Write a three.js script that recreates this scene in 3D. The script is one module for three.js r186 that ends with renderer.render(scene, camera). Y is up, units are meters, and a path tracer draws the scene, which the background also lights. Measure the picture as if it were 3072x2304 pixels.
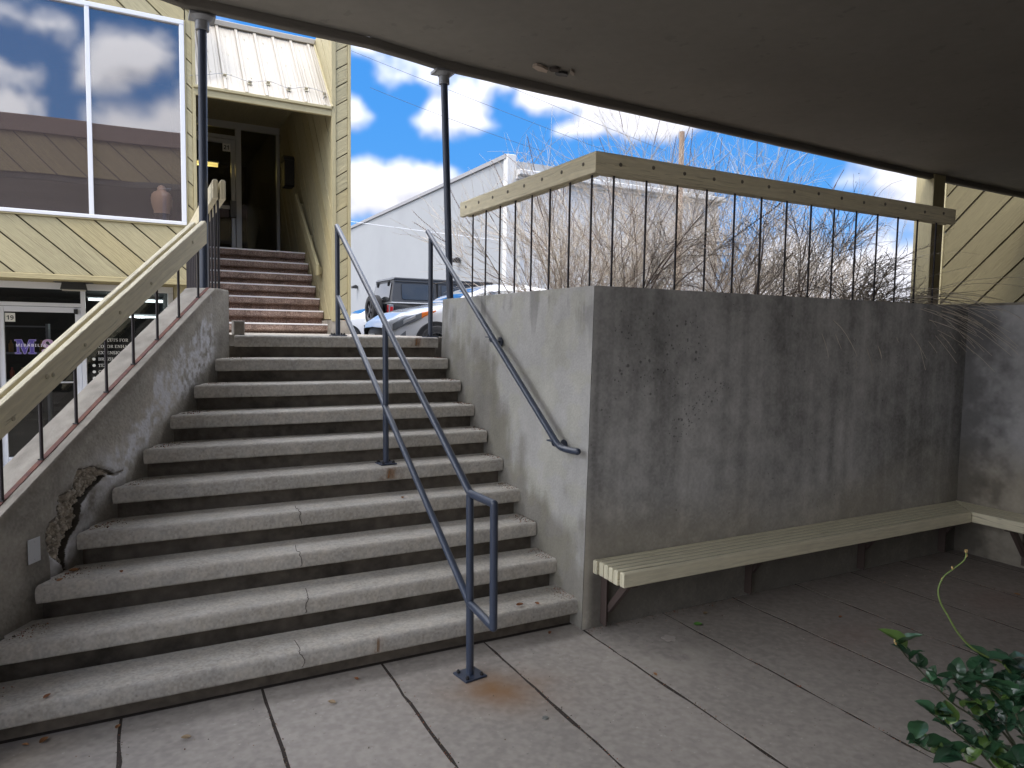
import * as THREE from 'three';
import { mergeGeometries } from 'three/addons/utils/BufferGeometryUtils.js';

// ---------------------------------------------------------------- camera, sky, sun, exposure
const scene = new THREE.Scene();
const renderer = new THREE.WebGLRenderer({ antialias: true });
renderer.setSize(1024, 768);
renderer.toneMapping = THREE.LinearToneMapping;
renderer.toneMappingExposure = 3.75;
renderer.shadowMap.enabled = true;
const camera = new THREE.PerspectiveCamera(56.82, 4 / 3, 0.05, 2000);
camera.position.set(0, 1.72, 0);
camera.matrixAutoUpdate = true;
camera.quaternion.setFromRotationMatrix(new THREE.Matrix4().makeBasis(
  new THREE.Vector3(0.88297, 0.01624, 0.46915), new THREE.Vector3(0.01893, 0.99736, -0.07014), new THREE.Vector3(-0.46905, 0.07081, 0.88033)));
camera.updateMatrixWorld();

// seeded randomness
function rng(a) { return () => { a |= 0; a = a + 0x6D2B79F5 | 0; let t = Math.imul(a ^ a >>> 15, 1 | a); t = t + Math.imul(t ^ t >>> 7, 61 | t) ^ t; return ((t ^ t >>> 14) >>> 0) / 4294967296; }; }
const clamp = (x, a = 0, b = 1) => Math.min(b, Math.max(a, x));
const lerp = (a, b, t) => a + (b - a) * t;
const sstep = (a, b, x) => { const t = clamp((x - a) / (b - a)); return t * t * (3 - 2 * t); };

// tileable fractal value noise on a grid, values about 0..1
function fbm(W, H, fx, fy, oct, seed, gain = 0.5) {
  const out = new Float32Array(W * H); let amp = 1, sum = 0; const r = rng(seed);
  for (let o = 0; o < oct; o++) {
    const nx = Math.max(1, Math.round(fx * 2 ** o)), ny = Math.max(1, Math.round(fy * 2 ** o));
    const lat = new Float32Array(nx * ny); for (let i = 0; i < lat.length; i++) lat[i] = r();
    for (let y = 0; y < H; y++) {
      const gy = y / H * ny, y0 = Math.floor(gy) % ny, y1 = (y0 + 1) % ny, ty = gy - Math.floor(gy), sy = ty * ty * (3 - 2 * ty);
      for (let x = 0; x < W; x++) {
        const gx = x / W * nx, x0 = Math.floor(gx) % nx, x1 = (x0 + 1) % nx, tx = gx - Math.floor(gx), sx = tx * tx * (3 - 2 * tx);
        const a = lat[y0 * nx + x0], b = lat[y0 * nx + x1], c = lat[y1 * nx + x0], d = lat[y1 * nx + x1];
        out[y * W + x] += amp * (a + (b - a) * sx + (c - a) * sy + (a - b - c + d) * sx * sy);
      }
    }
    sum += amp; amp *= gain;
  }
  for (let i = 0; i < out.length; i++) out[i] = clamp((out[i] / sum - 0.5) * 1.6 + 0.5);
  return out;
}
// smooth 3-D value noise for shapes
const H3 = (() => { const r = rng(99), t = new Float32Array(4096); for (let i = 0; i < 4096; i++) t[i] = r(); return t; })();
function n3(x, y, z) {
  const X = Math.floor(x), Y = Math.floor(y), Z = Math.floor(z); let fx = x - X, fy = y - Y, fz = z - Z;
  fx = fx * fx * (3 - 2 * fx); fy = fy * fy * (3 - 2 * fy); fz = fz * fz * (3 - 2 * fz);
  const h = (i, j, k) => H3[((X + i) * 73 + (Y + j) * 179 + (Z + k) * 283) & 4095];
  return lerp(lerp(lerp(h(0, 0, 0), h(1, 0, 0), fx), lerp(h(0, 1, 0), h(1, 1, 0), fx), fy), lerp(lerp(h(0, 0, 1), h(1, 0, 1), fx), lerp(h(0, 1, 1), h(1, 1, 1), fx), fy), fz);
}

// the sky: deep blue with broken cumulus, computed by direction
{
  const W = 2048, H = 1024, data = new Float32Array(W * H * 4);
  const big = fbm(W, H, 26, 14, 7, 5, 0.55), det = fbm(W, H, 70, 40, 5, 6, 0.6), cov = fbm(W, H, 6, 4, 4, 7), fin = fbm(W, H, 190, 100, 4, 8, 0.6);
  // outlines of the nearer clouds in azimuth and elevation, degrees
  const banks = [
    [[14.7, 20.8], [16.5, 19.6], [16.9, 18.2], [18.2, 18.1], [20.8, 18.0], [20.4, 17.1], [19.6, 16.1], [20.7, 15.1], [22.3, 15.1], [24.1, 15.2], [25.8, 15.4], [26.7, 15.9], [26.1, 16.6], [26.0, 17.4], [26.5, 18.1], [27.7, 18.0], [27.9, 17.2], [29.1, 16.6], [30.8, 16.7], [33.0, 16.9], [32.5, 16.5], [31.0, 16.0], [30.7, 15.2], [32.5, 14.7], [34.6, 14.7], [40.4, 14.6], [44.0, 16.2], [40.7, 20.4], [30.7, 25.0], [15.2, 23.2]],
    [[11.1, 11.6], [13.1, 12.1], [15.2, 12.6], [16.5, 12.9], [17.8, 12.4], [19.1, 12.7], [21.0, 12.6], [22.3, 12.4], [23.1, 12.2], [24.1, 12.0], [26.2, 10.3], [21.8, 9.2], [17.8, 8.8], [15.2, 8.6], [13.1, 8.5], [10, 8.8]],
    [[14.0, 18.2], [15.3, 17.4], [16.0, 17.2], [16.6, 16.1], [15.7, 15.3], [13.7, 15.1]],
    [[43.7, 3.1], [46.9, 5.9], [48.8, 7.9], [50.7, 7.0], [53.5, 6.2], [55.5, 7.6], [57.8, 6.8], [60.6, 5.5], [62.1, 1.8], [43.8, 0.5]],
    [[51.5, 11.0], [53.2, 12.8], [56.4, 12.8], [59.1, 9.8], [59.1, 8.3], [54.9, 9.2]],
    [[182.0, 16.3], [181.5, 18.1], [181.4, 19.1], [179.9, 19.3], [178.0, 19.2], [177.6, 18.5], [178.0, 17.7], [179.0, 16.9], [180.5, 16.3]],
    [[181.1, 13.6], [180.0, 14.1], [178.9, 14.5], [177.4, 15.4], [176.7, 16.1], [175.5, 16.5], [175.5, 14.0], [177.4, 13.9], [179.2, 13.4]],
    [[190.8, 17.0], [186.7, 16.4], [185.5, 15.9], [186.4, 15.4], [190.8, 14.9]], [[191.8, 14.5], [186.9, 14.2], [185.3, 13.5], [187.4, 13.0], [191.9, 12.9]],
    [[190.7, 20.8], [185.8, 20.1], [183.3, 19.7], [184.4, 19.2], [187.2, 18.9], [191, 19.2]]];
  const soft = [0.5, 0.5, 0.5, 1.1, 1.3, 0.7, 0.8, 0.7, 0.7, 0.8];
  const box4 = banks.map(P => [Math.min(...P.map(p => p[0])) - 3, Math.max(...P.map(p => p[0])) + 3, Math.min(...P.map(p => p[1])) - 3, Math.max(...P.map(p => p[1])) + 3]);
  const pd = (x, y, P) => { let d = 99, r = false; for (let i = 0, j = P.length - 1; i < P.length; j = i++) { const [ax, ay] = P[j], [bx, by] = P[i], dx = bx - ax, dy = by - ay, t = clamp(((x - ax) * dx + (y - ay) * dy) / (dx * dx + dy * dy)); d = Math.min(d, Math.hypot(x - ax - dx * t, y - ay - dy * t)); if ((by > y) !== (ay > y) && x < (ax - bx) * (y - by) / (ay - by) + bx) r = !r; } return r ? d : -d; };
  const mask = new Float32Array(W * H), blobs = new Float32Array(W * H);
  for (let y = H / 2; y < H; y++) {
    const el = ((y + 0.5) / H - 0.5) * 180;
    for (let x = 0; x < W; x++) {
      const th = ((x + 0.5) / W - 0.5) * 2 * Math.PI, az = (Math.atan2(Math.cos(th), -Math.sin(th)) * 180 / Math.PI + 360) % 360, i = y * W + x;
      let d = -3, near = 0;
      if (el < 27) {
        for (let k = 0; k < banks.length; k++) { const q = box4[k]; if (az > q[0] && az < q[1] && el > q[2] && el < q[3]) d = Math.max(d, pd(az, el, banks[k]) / soft[k]); }
        near = Math.max(sstep(5, 10, az) * sstep(68, 62, az), sstep(166, 171, az) * sstep(200, 195, az)) * sstep(27, 23, el);
      }
      const free = 0.75 * (big[i] - 0.5) + 0.8 * (cov[i] - 0.33) + 0.3 * (det[i] - 0.5);
      const shaped = clamp(d * 0.22, -0.5, 0.4) + 0.62 * (big[i] - 0.5) + 0.46 * (det[i] - 0.5) + 0.3 * (fin[i] - 0.5) + 0.05;
      mask[i] = Math.max(sstep(-0.2, 0.36, lerp(free, shaped, near)), 0.25 * near * sstep(0.5, 0.8, cov[i]) * sstep(0.3, 0.8, big[i]));
      blobs[i] = lerp(free, shaped, near);
    }
  }
  for (let y = 0; y < H; y++) {
    const el = ((y + 0.5) / H - 0.5) * 180, t = clamp(el / 50);
    for (let x = 0; x < W; x++) {
      const i = y * W + x, o = i * 4;
      if (el < 0) { data[o] = 0.16; data[o + 1] = 0.155; data[o + 2] = 0.15; data[o + 3] = 1; continue; }
      const q = Math.pow(t, 0.55);
      let r = lerp(0.038, 0.008, q), g = lerp(0.135, 0.066, q), b = lerp(0.28, 0.225, q);
      const hz = Math.exp(-el / 3.5) * 0.55; r = lerp(r, 0.22, hz); g = lerp(g, 0.265, hz); b = lerp(b, 0.3, hz);
      const above = Math.min(H - 1, y + 7), m = mask[i], lit = clamp(0.3 + 1.2 * (blobs[i] - blobs[above * W + x]) + 0.4 * det[i] + 0.35 * fin[i] + 0.25 * blobs[i]);
      const sa = Math.acos(clamp((Math.cos(el * Math.PI / 180) * Math.cos(((x + 0.5) / W - 0.5) * 2 * Math.PI) * -36 + Math.sin(el * Math.PI / 180) * 72 + Math.cos(el * Math.PI / 180) * Math.sin(((x + 0.5) / W - 0.5) * 2 * Math.PI) * 17) / 82.3, -1, 1)) * 180 / Math.PI;
      const cw = lerp(0.20, 0.315, lit) * (1 + 5.2 * Math.exp(-((sa / 46) ** 2)) + 3.4 * sstep(15, 48, el));
      data[o] = lerp(r, cw * 0.985, m); data[o + 1] = lerp(g, cw * 0.99, m); data[o + 2] = lerp(b, cw * 1.02 + 0.02, m); data[o + 3] = 1;
    }
  }
  const sky = new THREE.DataTexture(data, W, H, THREE.RGBAFormat, THREE.FloatType);
  sky.mapping = THREE.EquirectangularReflectionMapping; sky.magFilter = THREE.LinearFilter; sky.minFilter = THREE.LinearFilter; sky.needsUpdate = true;
  scene.background = sky; scene.environment = sky;
}
const sun = new THREE.DirectionalLight(0xfff0d8, 0.5);
sun.position.set(-36, 72, 17); sun.castShadow = true; sun.shadow.radius = 22;
sun.shadow.mapSize.set(4096, 4096);
Object.assign(sun.shadow.camera, { left: -45, right: 45, top: 45, bottom: -45, near: 1, far: 260 });
scene.add(sun); scene.add(sun.target);

// ---------------------------------------------------------------- naming helpers
const taken = {};
const numbered = n => { const k = taken[n] = (taken[n] ?? -1) + 1; return k ? `${n}_${String(k).padStart(3, '0')}` : n; };
function tag(o, label, category, group, kind) { if (label) o.userData.label = label; if (category) o.userData.category = category; if (group) o.userData.group = group; if (kind) o.userData.kind = kind; return o; }
function thing(name, label, category, pos = [0, 0, 0], turn = 0, group) {
  const o = new THREE.Group(); o.name = numbered(name); scene.add(o); o.position.set(...pos); o.rotation.y = turn; return tag(o, label, category, group);
}
function mesh(name, geo, mat, parent = scene) {
  if (Array.isArray(geo)) geo = join(geo);
  const m = new THREE.Mesh(geo, mat); m.name = parent === scene ? numbered(name) : name; m.castShadow = m.receiveShadow = true; parent.add(m); return m;
}
function struct(name, geo, mat) { const m = mesh(name, geo, mat); m.userData.kind = 'structure'; return m; }

// ---------------------------------------------------------------- geometry helpers
const V = (x, y, z) => new THREE.Vector3(x, y, z);
const clean = g => { g = g.index ? g.toNonIndexed() : g; for (const k of Object.keys(g.attributes)) if (!['position', 'normal', 'uv'].includes(k)) g.deleteAttribute(k); g.morphAttributes = {}; if (!g.attributes.uv) g.setAttribute('uv', new THREE.BufferAttribute(new Float32Array(g.attributes.position.count * 2), 2)); return g; };
const join = list => { const l = list.map(clean); return l.length === 1 ? l[0] : mergeGeometries(l); };
// texture coordinates in metres on every face, u running along the grain g
function grainUV(geo, g = [1, 0, 0], off = [0, 0]) {
  geo = clean(geo); const p = geo.attributes.position, uv = new Float32Array(p.count * 2), a = V(), b = V(), c = V(), n = V(), t = V(), s = V(), G = V(...g).normalize();
  for (let i = 0; i < p.count; i += 3) {
    a.fromBufferAttribute(p, i); b.fromBufferAttribute(p, i + 1); c.fromBufferAttribute(p, i + 2);
    n.copy(b).sub(a).cross(s.copy(c).sub(a)); if (n.lengthSq() < 1e-20) n.set(0, 1, 0); n.normalize();
    t.copy(G).addScaledVector(n, -G.dot(n)); if (t.lengthSq() < 0.05) { t.set(0, 1, 0).addScaledVector(n, -n.y); if (t.lengthSq() < 0.05) t.set(1, 0, 0); } t.normalize(); s.crossVectors(n, t);
    [a, b, c].forEach((v, k) => { uv[(i + k) * 2] = v.dot(t) + off[0]; uv[(i + k) * 2 + 1] = v.dot(s) + off[1]; });
  }
  geo.setAttribute('uv', new THREE.BufferAttribute(uv, 2)); return geo;
}
function mapUV(geo, f) { geo = clean(geo); const p = geo.attributes.position, uv = new Float32Array(p.count * 2); for (let i = 0; i < p.count; i++) { const r = f(p.getX(i), p.getY(i), p.getZ(i)); uv[2 * i] = r[0]; uv[2 * i + 1] = r[1]; } geo.setAttribute('uv', new THREE.BufferAttribute(uv, 2)); return geo; }
// outline in x,y pushed along +z by depth, edges bevelled by b, outer size kept
function prism(pts, depth, b = 0, seg = 1) {
  const sh = new THREE.Shape(pts.map(p => new THREE.Vector2(p[0], p[1])));
  return new THREE.ExtrudeGeometry(sh, b > 0 ? { depth: Math.max(1e-4, depth - 2 * b), bevelEnabled: true, bevelThickness: b, bevelSize: b, bevelOffset: -b, bevelSegments: seg, steps: 1 } : { depth, bevelEnabled: false }).translate(0, 0, b > 0 ? b : 0);
}
// box from min and max corners with bevelled edges
function box(x0, x1, y0, y1, z0, z1, b = 0, seg = 1) {
  const w = x1 - x0, h = y1 - y0, d = z1 - z0;
  if (b > 0) return prism([[x0, y0], [x1, y0], [x1, y1], [x0, y1]], d, Math.min(b, w * 0.45, h * 0.45, d * 0.45), seg).translate(0, 0, z0);
  return new THREE.BoxGeometry(w, h, d).translate((x0 + x1) / 2, (y0 + y1) / 2, (z0 + z1) / 2);
}
// outline in plan (x,z) raised from y0 to y1
function slab(pts, y0, y1, b = 0, seg = 1) { return prism(pts.map(p => [p[0], -p[1]]), y1 - y0, b, seg).rotateX(-Math.PI / 2).translate(0, y0, 0); }
function rod(a, b, r, n = 10, r2 = r) {
  const A = V(...a), B = V(...b), L = A.distanceTo(B), g = new THREE.CylinderGeometry(r2, r, L, n, 1);
  return g.applyQuaternion(new THREE.Quaternion().setFromUnitVectors(V(0, 1, 0), B.clone().sub(A).normalize())).translate((a[0] + b[0]) / 2, (a[1] + b[1]) / 2, (a[2] + b[2]) / 2);
}
function pipe(pts, r, n = 14) { const g = []; for (let i = 0; i + 1 < pts.length; i++) g.push(rod(pts[i], pts[i + 1], r, n)); for (const p of pts) g.push(new THREE.SphereGeometry(r * 1.005, n, 8).translate(...p)); return join(g); }
function tube(pts, r, seg = 24, n = 6) { return new THREE.TubeGeometry(new THREE.CatmullRomCurve3(pts.map(p => V(...p))), seg, r, n); }
// a grid of points turned into a surface; uv(i,j) optional
function sheet(nu, nv, f, uvf) {
  const pos = [], uv = [], idx = [];
  for (let j = 0; j <= nv; j++) for (let i = 0; i <= nu; i++) { const p = f(i / nu, j / nv); pos.push(...p); const t = uvf ? uvf(i / nu, j / nv, p) : [i / nu, j / nv]; uv.push(t[0], t[1]); }
  for (let j = 0; j < nv; j++) for (let i = 0; i < nu; i++) { const a = j * (nu + 1) + i, b = a + 1, c = a + nu + 1, d = c + 1; idx.push(a, b, d, a, d, c); }
  const g = new THREE.BufferGeometry(); g.setAttribute('position', new THREE.Float32BufferAttribute(pos, 3)); g.setAttribute('uv', new THREE.Float32BufferAttribute(uv, 2)); g.setIndex(idx); g.computeVertexNormals(); return g;
}
const segDist = (px, py, a, b) => { const dx = b[0] - a[0], dy = b[1] - a[1], t = clamp(((px - a[0]) * dx + (py - a[1]) * dy) / (dx * dx + dy * dy)); return Math.hypot(px - a[0] - dx * t, py - a[1] - dy * t); };
const polyDist = (x, y, P) => { let d = 9; for (let i = 0; i + 1 < P.length; i++) d = Math.min(d, segDist(x, y, P[i], P[i + 1])); return d; };
const inPoly = (x, y, P) => { let r = false; for (let i = 0, j = P.length - 1; i < P.length; j = i++) if ((P[i][1] > y) !== (P[j][1] > y) && x < (P[j][0] - P[i][0]) * (y - P[i][1]) / (P[j][1] - P[i][1]) + P[i][0]) r = !r; return r; };

// ---------------------------------------------------------------- textures
const enc = v => { v = clamp(v); return 255 * (v <= 0.0031308 ? 12.92 * v : 1.055 * Math.pow(v, 1 / 2.4) - 0.055); };
function finish(data, W, H, srgb, rep) {
  const t = new THREE.DataTexture(data, W, H); t.wrapS = t.wrapT = THREE.RepeatWrapping; t.magFilter = THREE.LinearFilter; t.minFilter = THREE.LinearMipmapLinearFilter; t.generateMipmaps = true; t.anisotropy = 8;
  if (srgb) t.colorSpace = THREE.SRGBColorSpace; if (rep) t.repeat.set(rep[0], rep[1]); t.needsUpdate = true; return t;
}
function colorTex(W, H, f, rep) { const d = new Uint8Array(W * H * 4); for (let y = 0, i = 0; y < H; y++) for (let x = 0; x < W; x++, i++) { const c = f(i, x, y); d[4 * i] = enc(c[0]); d[4 * i + 1] = enc(c[1]); d[4 * i + 2] = enc(c[2]); d[4 * i + 3] = c.length > 3 ? 255 * clamp(c[3]) : 255; } return finish(d, W, H, true, rep); }
function greyTex(W, H, f, rep) { const d = new Uint8Array(W * H * 4); for (let y = 0, i = 0; y < H; y++) for (let x = 0; x < W; x++, i++) { const c = 255 * clamp(f(i, x, y)); d[4 * i] = d[4 * i + 1] = d[4 * i + 2] = c; d[4 * i + 3] = 255; } return finish(d, W, H, false, rep); }
const std = o => new THREE.MeshStandardMaterial(o);
const phys = o => new THREE.MeshPhysicalMaterial(o);
const rgb = (r, g, b) => new THREE.Color().setRGB(r, g, b);
const M = {};

// cast concrete with fine aggregate, tile of 2 m
const NC = { a: fbm(1024, 1024, 5, 5, 6, 11), f: fbm(1024, 1024, 180, 180, 2, 12), m: fbm(1024, 1024, 34, 34, 4, 13) };
const pores = (() => { const W = 1024, d = new Float32Array(W * W), r = rng(14); for (let k = 0; k < 5200; k++) { const x = r() * W, y = r() * W, R = 0.7 + r() * r() * 2.6, s = r() < 0.62 ? -1 : 0.8; for (let j = -4; j <= 4; j++) for (let i = -4; i <= 4; i++) { const q = Math.hypot(i, j); if (q < R + 0.7) { const X = (Math.floor(x) + i + W) % W, Y = (Math.floor(y) + j + W) % W; d[Y * W + X] = s * clamp(R + 0.7 - q); } } } return d; })();
const concreteBump = greyTex(1024, 1024, i => 0.5 + 0.3 * (NC.f[i] - 0.5) + 0.35 * (NC.m[i] - 0.5) + 0.32 * pores[i], [0.5, 0.5]);
M.step = std({ roughness: 0.93, bumpMap: concreteBump, bumpScale: 0.0012, map: colorTex(1024, 1024, i => { const v = 0.87 + 0.26 * (NC.a[i] - 0.5) + 0.13 * (NC.m[i] - 0.5) + 0.26 * (NC.f[i] - 0.5) + 0.13 * pores[i], w = NC.a[(i * 7 + 4099) & 1048575] - 0.5; return [0.505 * v * (1 + 0.05 * w), 0.475 * v, 0.425 * v * (1 - 0.08 * w)]; }, [0.5, 0.5]) });
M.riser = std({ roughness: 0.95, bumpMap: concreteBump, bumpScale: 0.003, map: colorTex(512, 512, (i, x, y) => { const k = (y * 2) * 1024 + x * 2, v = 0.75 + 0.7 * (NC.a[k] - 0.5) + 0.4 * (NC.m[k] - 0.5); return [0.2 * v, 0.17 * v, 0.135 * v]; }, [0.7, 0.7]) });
M.plainConcrete = std({ roughness: 0.94, bumpMap: concreteBump, bumpScale: 0.003, map: colorTex(512, 512, (i, x, y) => { const k = (y * 2) * 1024 + x * 2, v = 0.8 + 0.5 * (NC.a[k] - 0.5) + 0.3 * (NC.m[k] - 0.5); return [0.37 * v, 0.34 * v, 0.295 * v]; }, [0.5, 0.5]) });

// paving: one map for the whole court, x from -2.5 to 7.5 and z from -4 to 1
{
  const W = 2048, H = 1024, a = fbm(W, H, 7, 4, 6, 21), f = fbm(W, H, 420, 210, 2, 22), m = fbm(W, H, 60, 30, 4, 23), b = fbm(W, H, 16, 8, 4, 24), r = rng(25), sp = new Float32Array(W * H);
  for (let k = 0; k < 6500; k++) { const x = Math.floor(r() * W), y = Math.floor(r() * H), s = r() < 0.6 ? 0.55 * r() : -0.4 * r(); sp[y * W + x] = s; if (r() < 0.35 && x + 1 < W) sp[y * W + x + 1] = s * 0.7; }
  M.paving = std({ roughness: 0.9, bumpMap: concreteBump, bumpScale: 0.0013, map: colorTex(W, H, (i, px, py) => {
    const x = -2.5 + px / W * 10, z = -4 + py / H * 5; let v = 0.84 + 0.2 * (a[i] - 0.5) + 0.06 * (m[i] - 0.5) + 0.2 * (f[i] - 0.5) + 0.16 * (H3[(Math.floor((x - 1.10) / 0.592) + 40) * 7] - 0.5) + sp[i];
    const dampOrShade = sstep(2.2, 4.6, x + 0.8 * (a[i] - 0.5)) * 0.28; v *= 1 - dampOrShade;  // painted shade: the floor tone falls off towards the right
    const red = sstep(2.5, 5, x) * 0.6 + 0.35;
    let c = [0.415 * v, lerp(0.39, 0.365, red) * v, lerp(0.355, 0.33, red) * v];
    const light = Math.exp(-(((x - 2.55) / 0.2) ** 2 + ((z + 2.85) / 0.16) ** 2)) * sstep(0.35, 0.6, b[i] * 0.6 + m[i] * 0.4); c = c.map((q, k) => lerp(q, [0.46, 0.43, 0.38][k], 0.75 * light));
    const dx = x - 1.5, dz = z + 3.05, ru = Math.exp(-(((dx * 0.75 - dz * 0.25) / 0.17) ** 2)) * Math.exp(-(((dz - 0.1) / 0.2) ** 2)) * (0.55 + 0.8 * (m[i] - 0.3)); c = c.map((q, k) => lerp(q, [0.26, 0.13, 0.045][k], clamp(0.85 * ru)));
    const rs = Math.exp(-(((x - 5.05) / 0.28) ** 2 + ((z + 2.5) / 0.18) ** 2)) * b[i] + 0.6 * Math.exp(-(((x - 3.6) / 0.3) ** 2 + ((z + 2.6) / 0.14) ** 2)) * b[i]; c = c.map((q, k) => lerp(q, [0.27, 0.13, 0.105][k], clamp(0.4 * rs)));
    return c;
  }) });
}
// front planter wall, 3.66 m by 2 m: board-formed, streaked, pitted
{
  const W = 1536, H = 840, st = fbm(W, H, 46, 1.5, 5, 31), st2 = fbm(W, H, 14, 1, 4, 32), bl = fbm(W, H, 6, 4, 6, 33), f = fbm(W, H, 260, 140, 2, 34), m = fbm(W, H, 44, 24, 4, 36), r = rng(35), pit = new Float32Array(W * H);
  for (let k = 0; k < 480; k++) {
    let x = r() * 3.66, y = r() * 2; const cl = r();
    if (cl < 0.3) { x = 0.15 + r() * 0.75; y = 1.35 + r() * 0.55; } else if (cl < 0.5) { const q = r(); x = 0.62 + q * 0.42 + (r() - 0.5) * 0.12; y = 1.12 + q * 0.3 + (r() - 0.5) * 0.12; } else if (cl < 0.6) { x = 2.1 + r() * 0.9; y = 1.4 + r() * 0.4; }
    const R = 0.6 + r() * r() * (cl < 0.5 ? 3.4 : 2.2), cx = Math.floor(x / 3.66 * W), cy = Math.floor(y / 2 * H);
    for (let j = -5; j <= 5; j++) for (let i = -5; i <= 5; i++) { const q = Math.hypot(i, j * (0.8 + 0.5 * r())), X = cx + i, Y = cy + j; if (X >= 0 && X < W && Y >= 0 && Y < H && q < R + 0.6) pit[Y * W + X] = Math.max(pit[Y * W + X], clamp(R + 0.6 - q)); }
  }
  M.frontWall = std({ roughness: 0.92, bumpMap: greyTex(W, H, i => 0.7 + 0.22 * (m[i] - 0.5) + 0.15 * (f[i] - 0.5) + 0.1 * (st[i] - 0.5) - 0.6 * pit[i]), bumpScale: 0.003, map: colorTex(W, H, (i, px, py) => {
    const x = px / W * 3.66, y = py / H * 2, low = sstep(0.95, 0.35, y + 0.35 * (bl[i] - 0.5));
    let v = 0.72 + 0.34 * (st[i] - 0.5) * sstep(0.2, 1.0, y) + 0.3 * (st2[i] - 0.5) * (1 - 0.6 * low) + 0.24 * (bl[i] - 0.5) + 0.25 * (m[i] - 0.5) + 0.16 * (f[i] - 0.5);
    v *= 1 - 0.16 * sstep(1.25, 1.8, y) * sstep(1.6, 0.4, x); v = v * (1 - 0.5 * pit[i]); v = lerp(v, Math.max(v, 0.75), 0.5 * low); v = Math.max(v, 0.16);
    v *= 1 - 0.35 * sstep(3.3, 3.62, x); const edge = sstep(0.05, 0, x) * 0.25; v += edge; v *= 1 - 0.55 * sstep(0.38, 0.28, y + 0.06 * (bl[i] - 0.5)) * sstep(0.02, 0.08, x);  // the lowest band paints in the shade under the bench
    return [lerp(0.505, 0.515, low) * v, lerp(0.505, 0.485, low) * v, lerp(0.495, 0.42, low) * v];
  }) });
}
// stair side of the planter wall, 2.24 m by 2 m: pale with damp stains along the steps
{
  const W = 1024, H = 914, st = fbm(W, H, 20, 3, 5, 41), bl = fbm(W, H, 5, 5, 6, 42), f = fbm(W, H, 240, 210, 2, 43), m = fbm(W, H, 30, 26, 4, 44), r = rng(45), pit = new Float32Array(W * H);
  for (let k = 0; k < 420; k++) { const x = Math.floor(r() * W), y = Math.floor(r() * H); pit[y * W + x] = 1; if (r() < 0.4 && x + 1 < W) pit[y * W + x + 1] = 1; }
  M.sideWall = std({ roughness: 0.9, bumpMap: greyTex(W, H, i => 0.6 + 0.25 * (m[i] - 0.5) + 0.2 * (f[i] - 0.5) - 0.4 * pit[i]), bumpScale: 0.004, map: colorTex(W, H, (i, px, py) => {
    const u = px / W * 2.24, y = py / H * 2, line = 0.1677 + 0.673 * (u - 0.05), h = y - line;
    let v = 0.9 + 0.2 * (bl[i] - 0.5) + 0.12 * (st[i] - 0.5) + 0.1 * (m[i] - 0.5) + 0.1 * (f[i] - 0.5) - 0.35 * pit[i];
    const dampOrShade = sstep(0.46, 0.12, h + 0.55 * (bl[i] - 0.5) + 0.25 * (st[i] - 0.5)); const drip = sstep(0.62, 0.8, st[i] * 0.6 + bl[i] * 0.5) * sstep(1.5, 1.95, y) * 0.4;
    let c = [0.45 * v, 0.445 * v, 0.43 * v]; c = c.map((q, k) => lerp(q, [0.215, 0.2, 0.165][k] * v, clamp(0.75 * dampOrShade))); c = c.map(q => q * (1 - drip));
    const warm = sstep(0.4, 0.6, bl[(i * 3 + 777) % (W * H)]) * 0.25; c[2] *= 1 - 0.25 * warm; return c;
  }) });
}
// left stair wall inner face: s from -1.7 to 2.11 along the wall, y 0 to 2.1
const CRACK = [[0.796, 0.92], [0.70, 0.90], [0.63, 0.925], [0.585, 0.90], [0.50, 0.86], [0.41, 0.816], [0.405, 0.729], [0.37, 0.69], [0.332, 0.658], [0.30, 0.61], [0.285, 0.56], [0.299, 0.50]];
const HOLE = [[0.70, 0.915], [0.653, 0.943], [0.60, 0.962], [0.536, 0.988], [0.47, 0.985], [0.432, 0.992], [0.405, 0.95], [0.385, 0.901], [0.34, 0.892], [0.287, 0.884], [0.272, 0.83], [0.265, 0.785], [0.204, 0.762], [0.188, 0.70], [0.193, 0.661], [0.215, 0.60], [0.261, 0.554], [0.299, 0.502]];
const HOLEPOLY = [...HOLE, ...CRACK.slice().reverse().slice(1)];
const noseLine = s => 0.1677 * (1 + (s + 0.527) / 0.2939);
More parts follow.
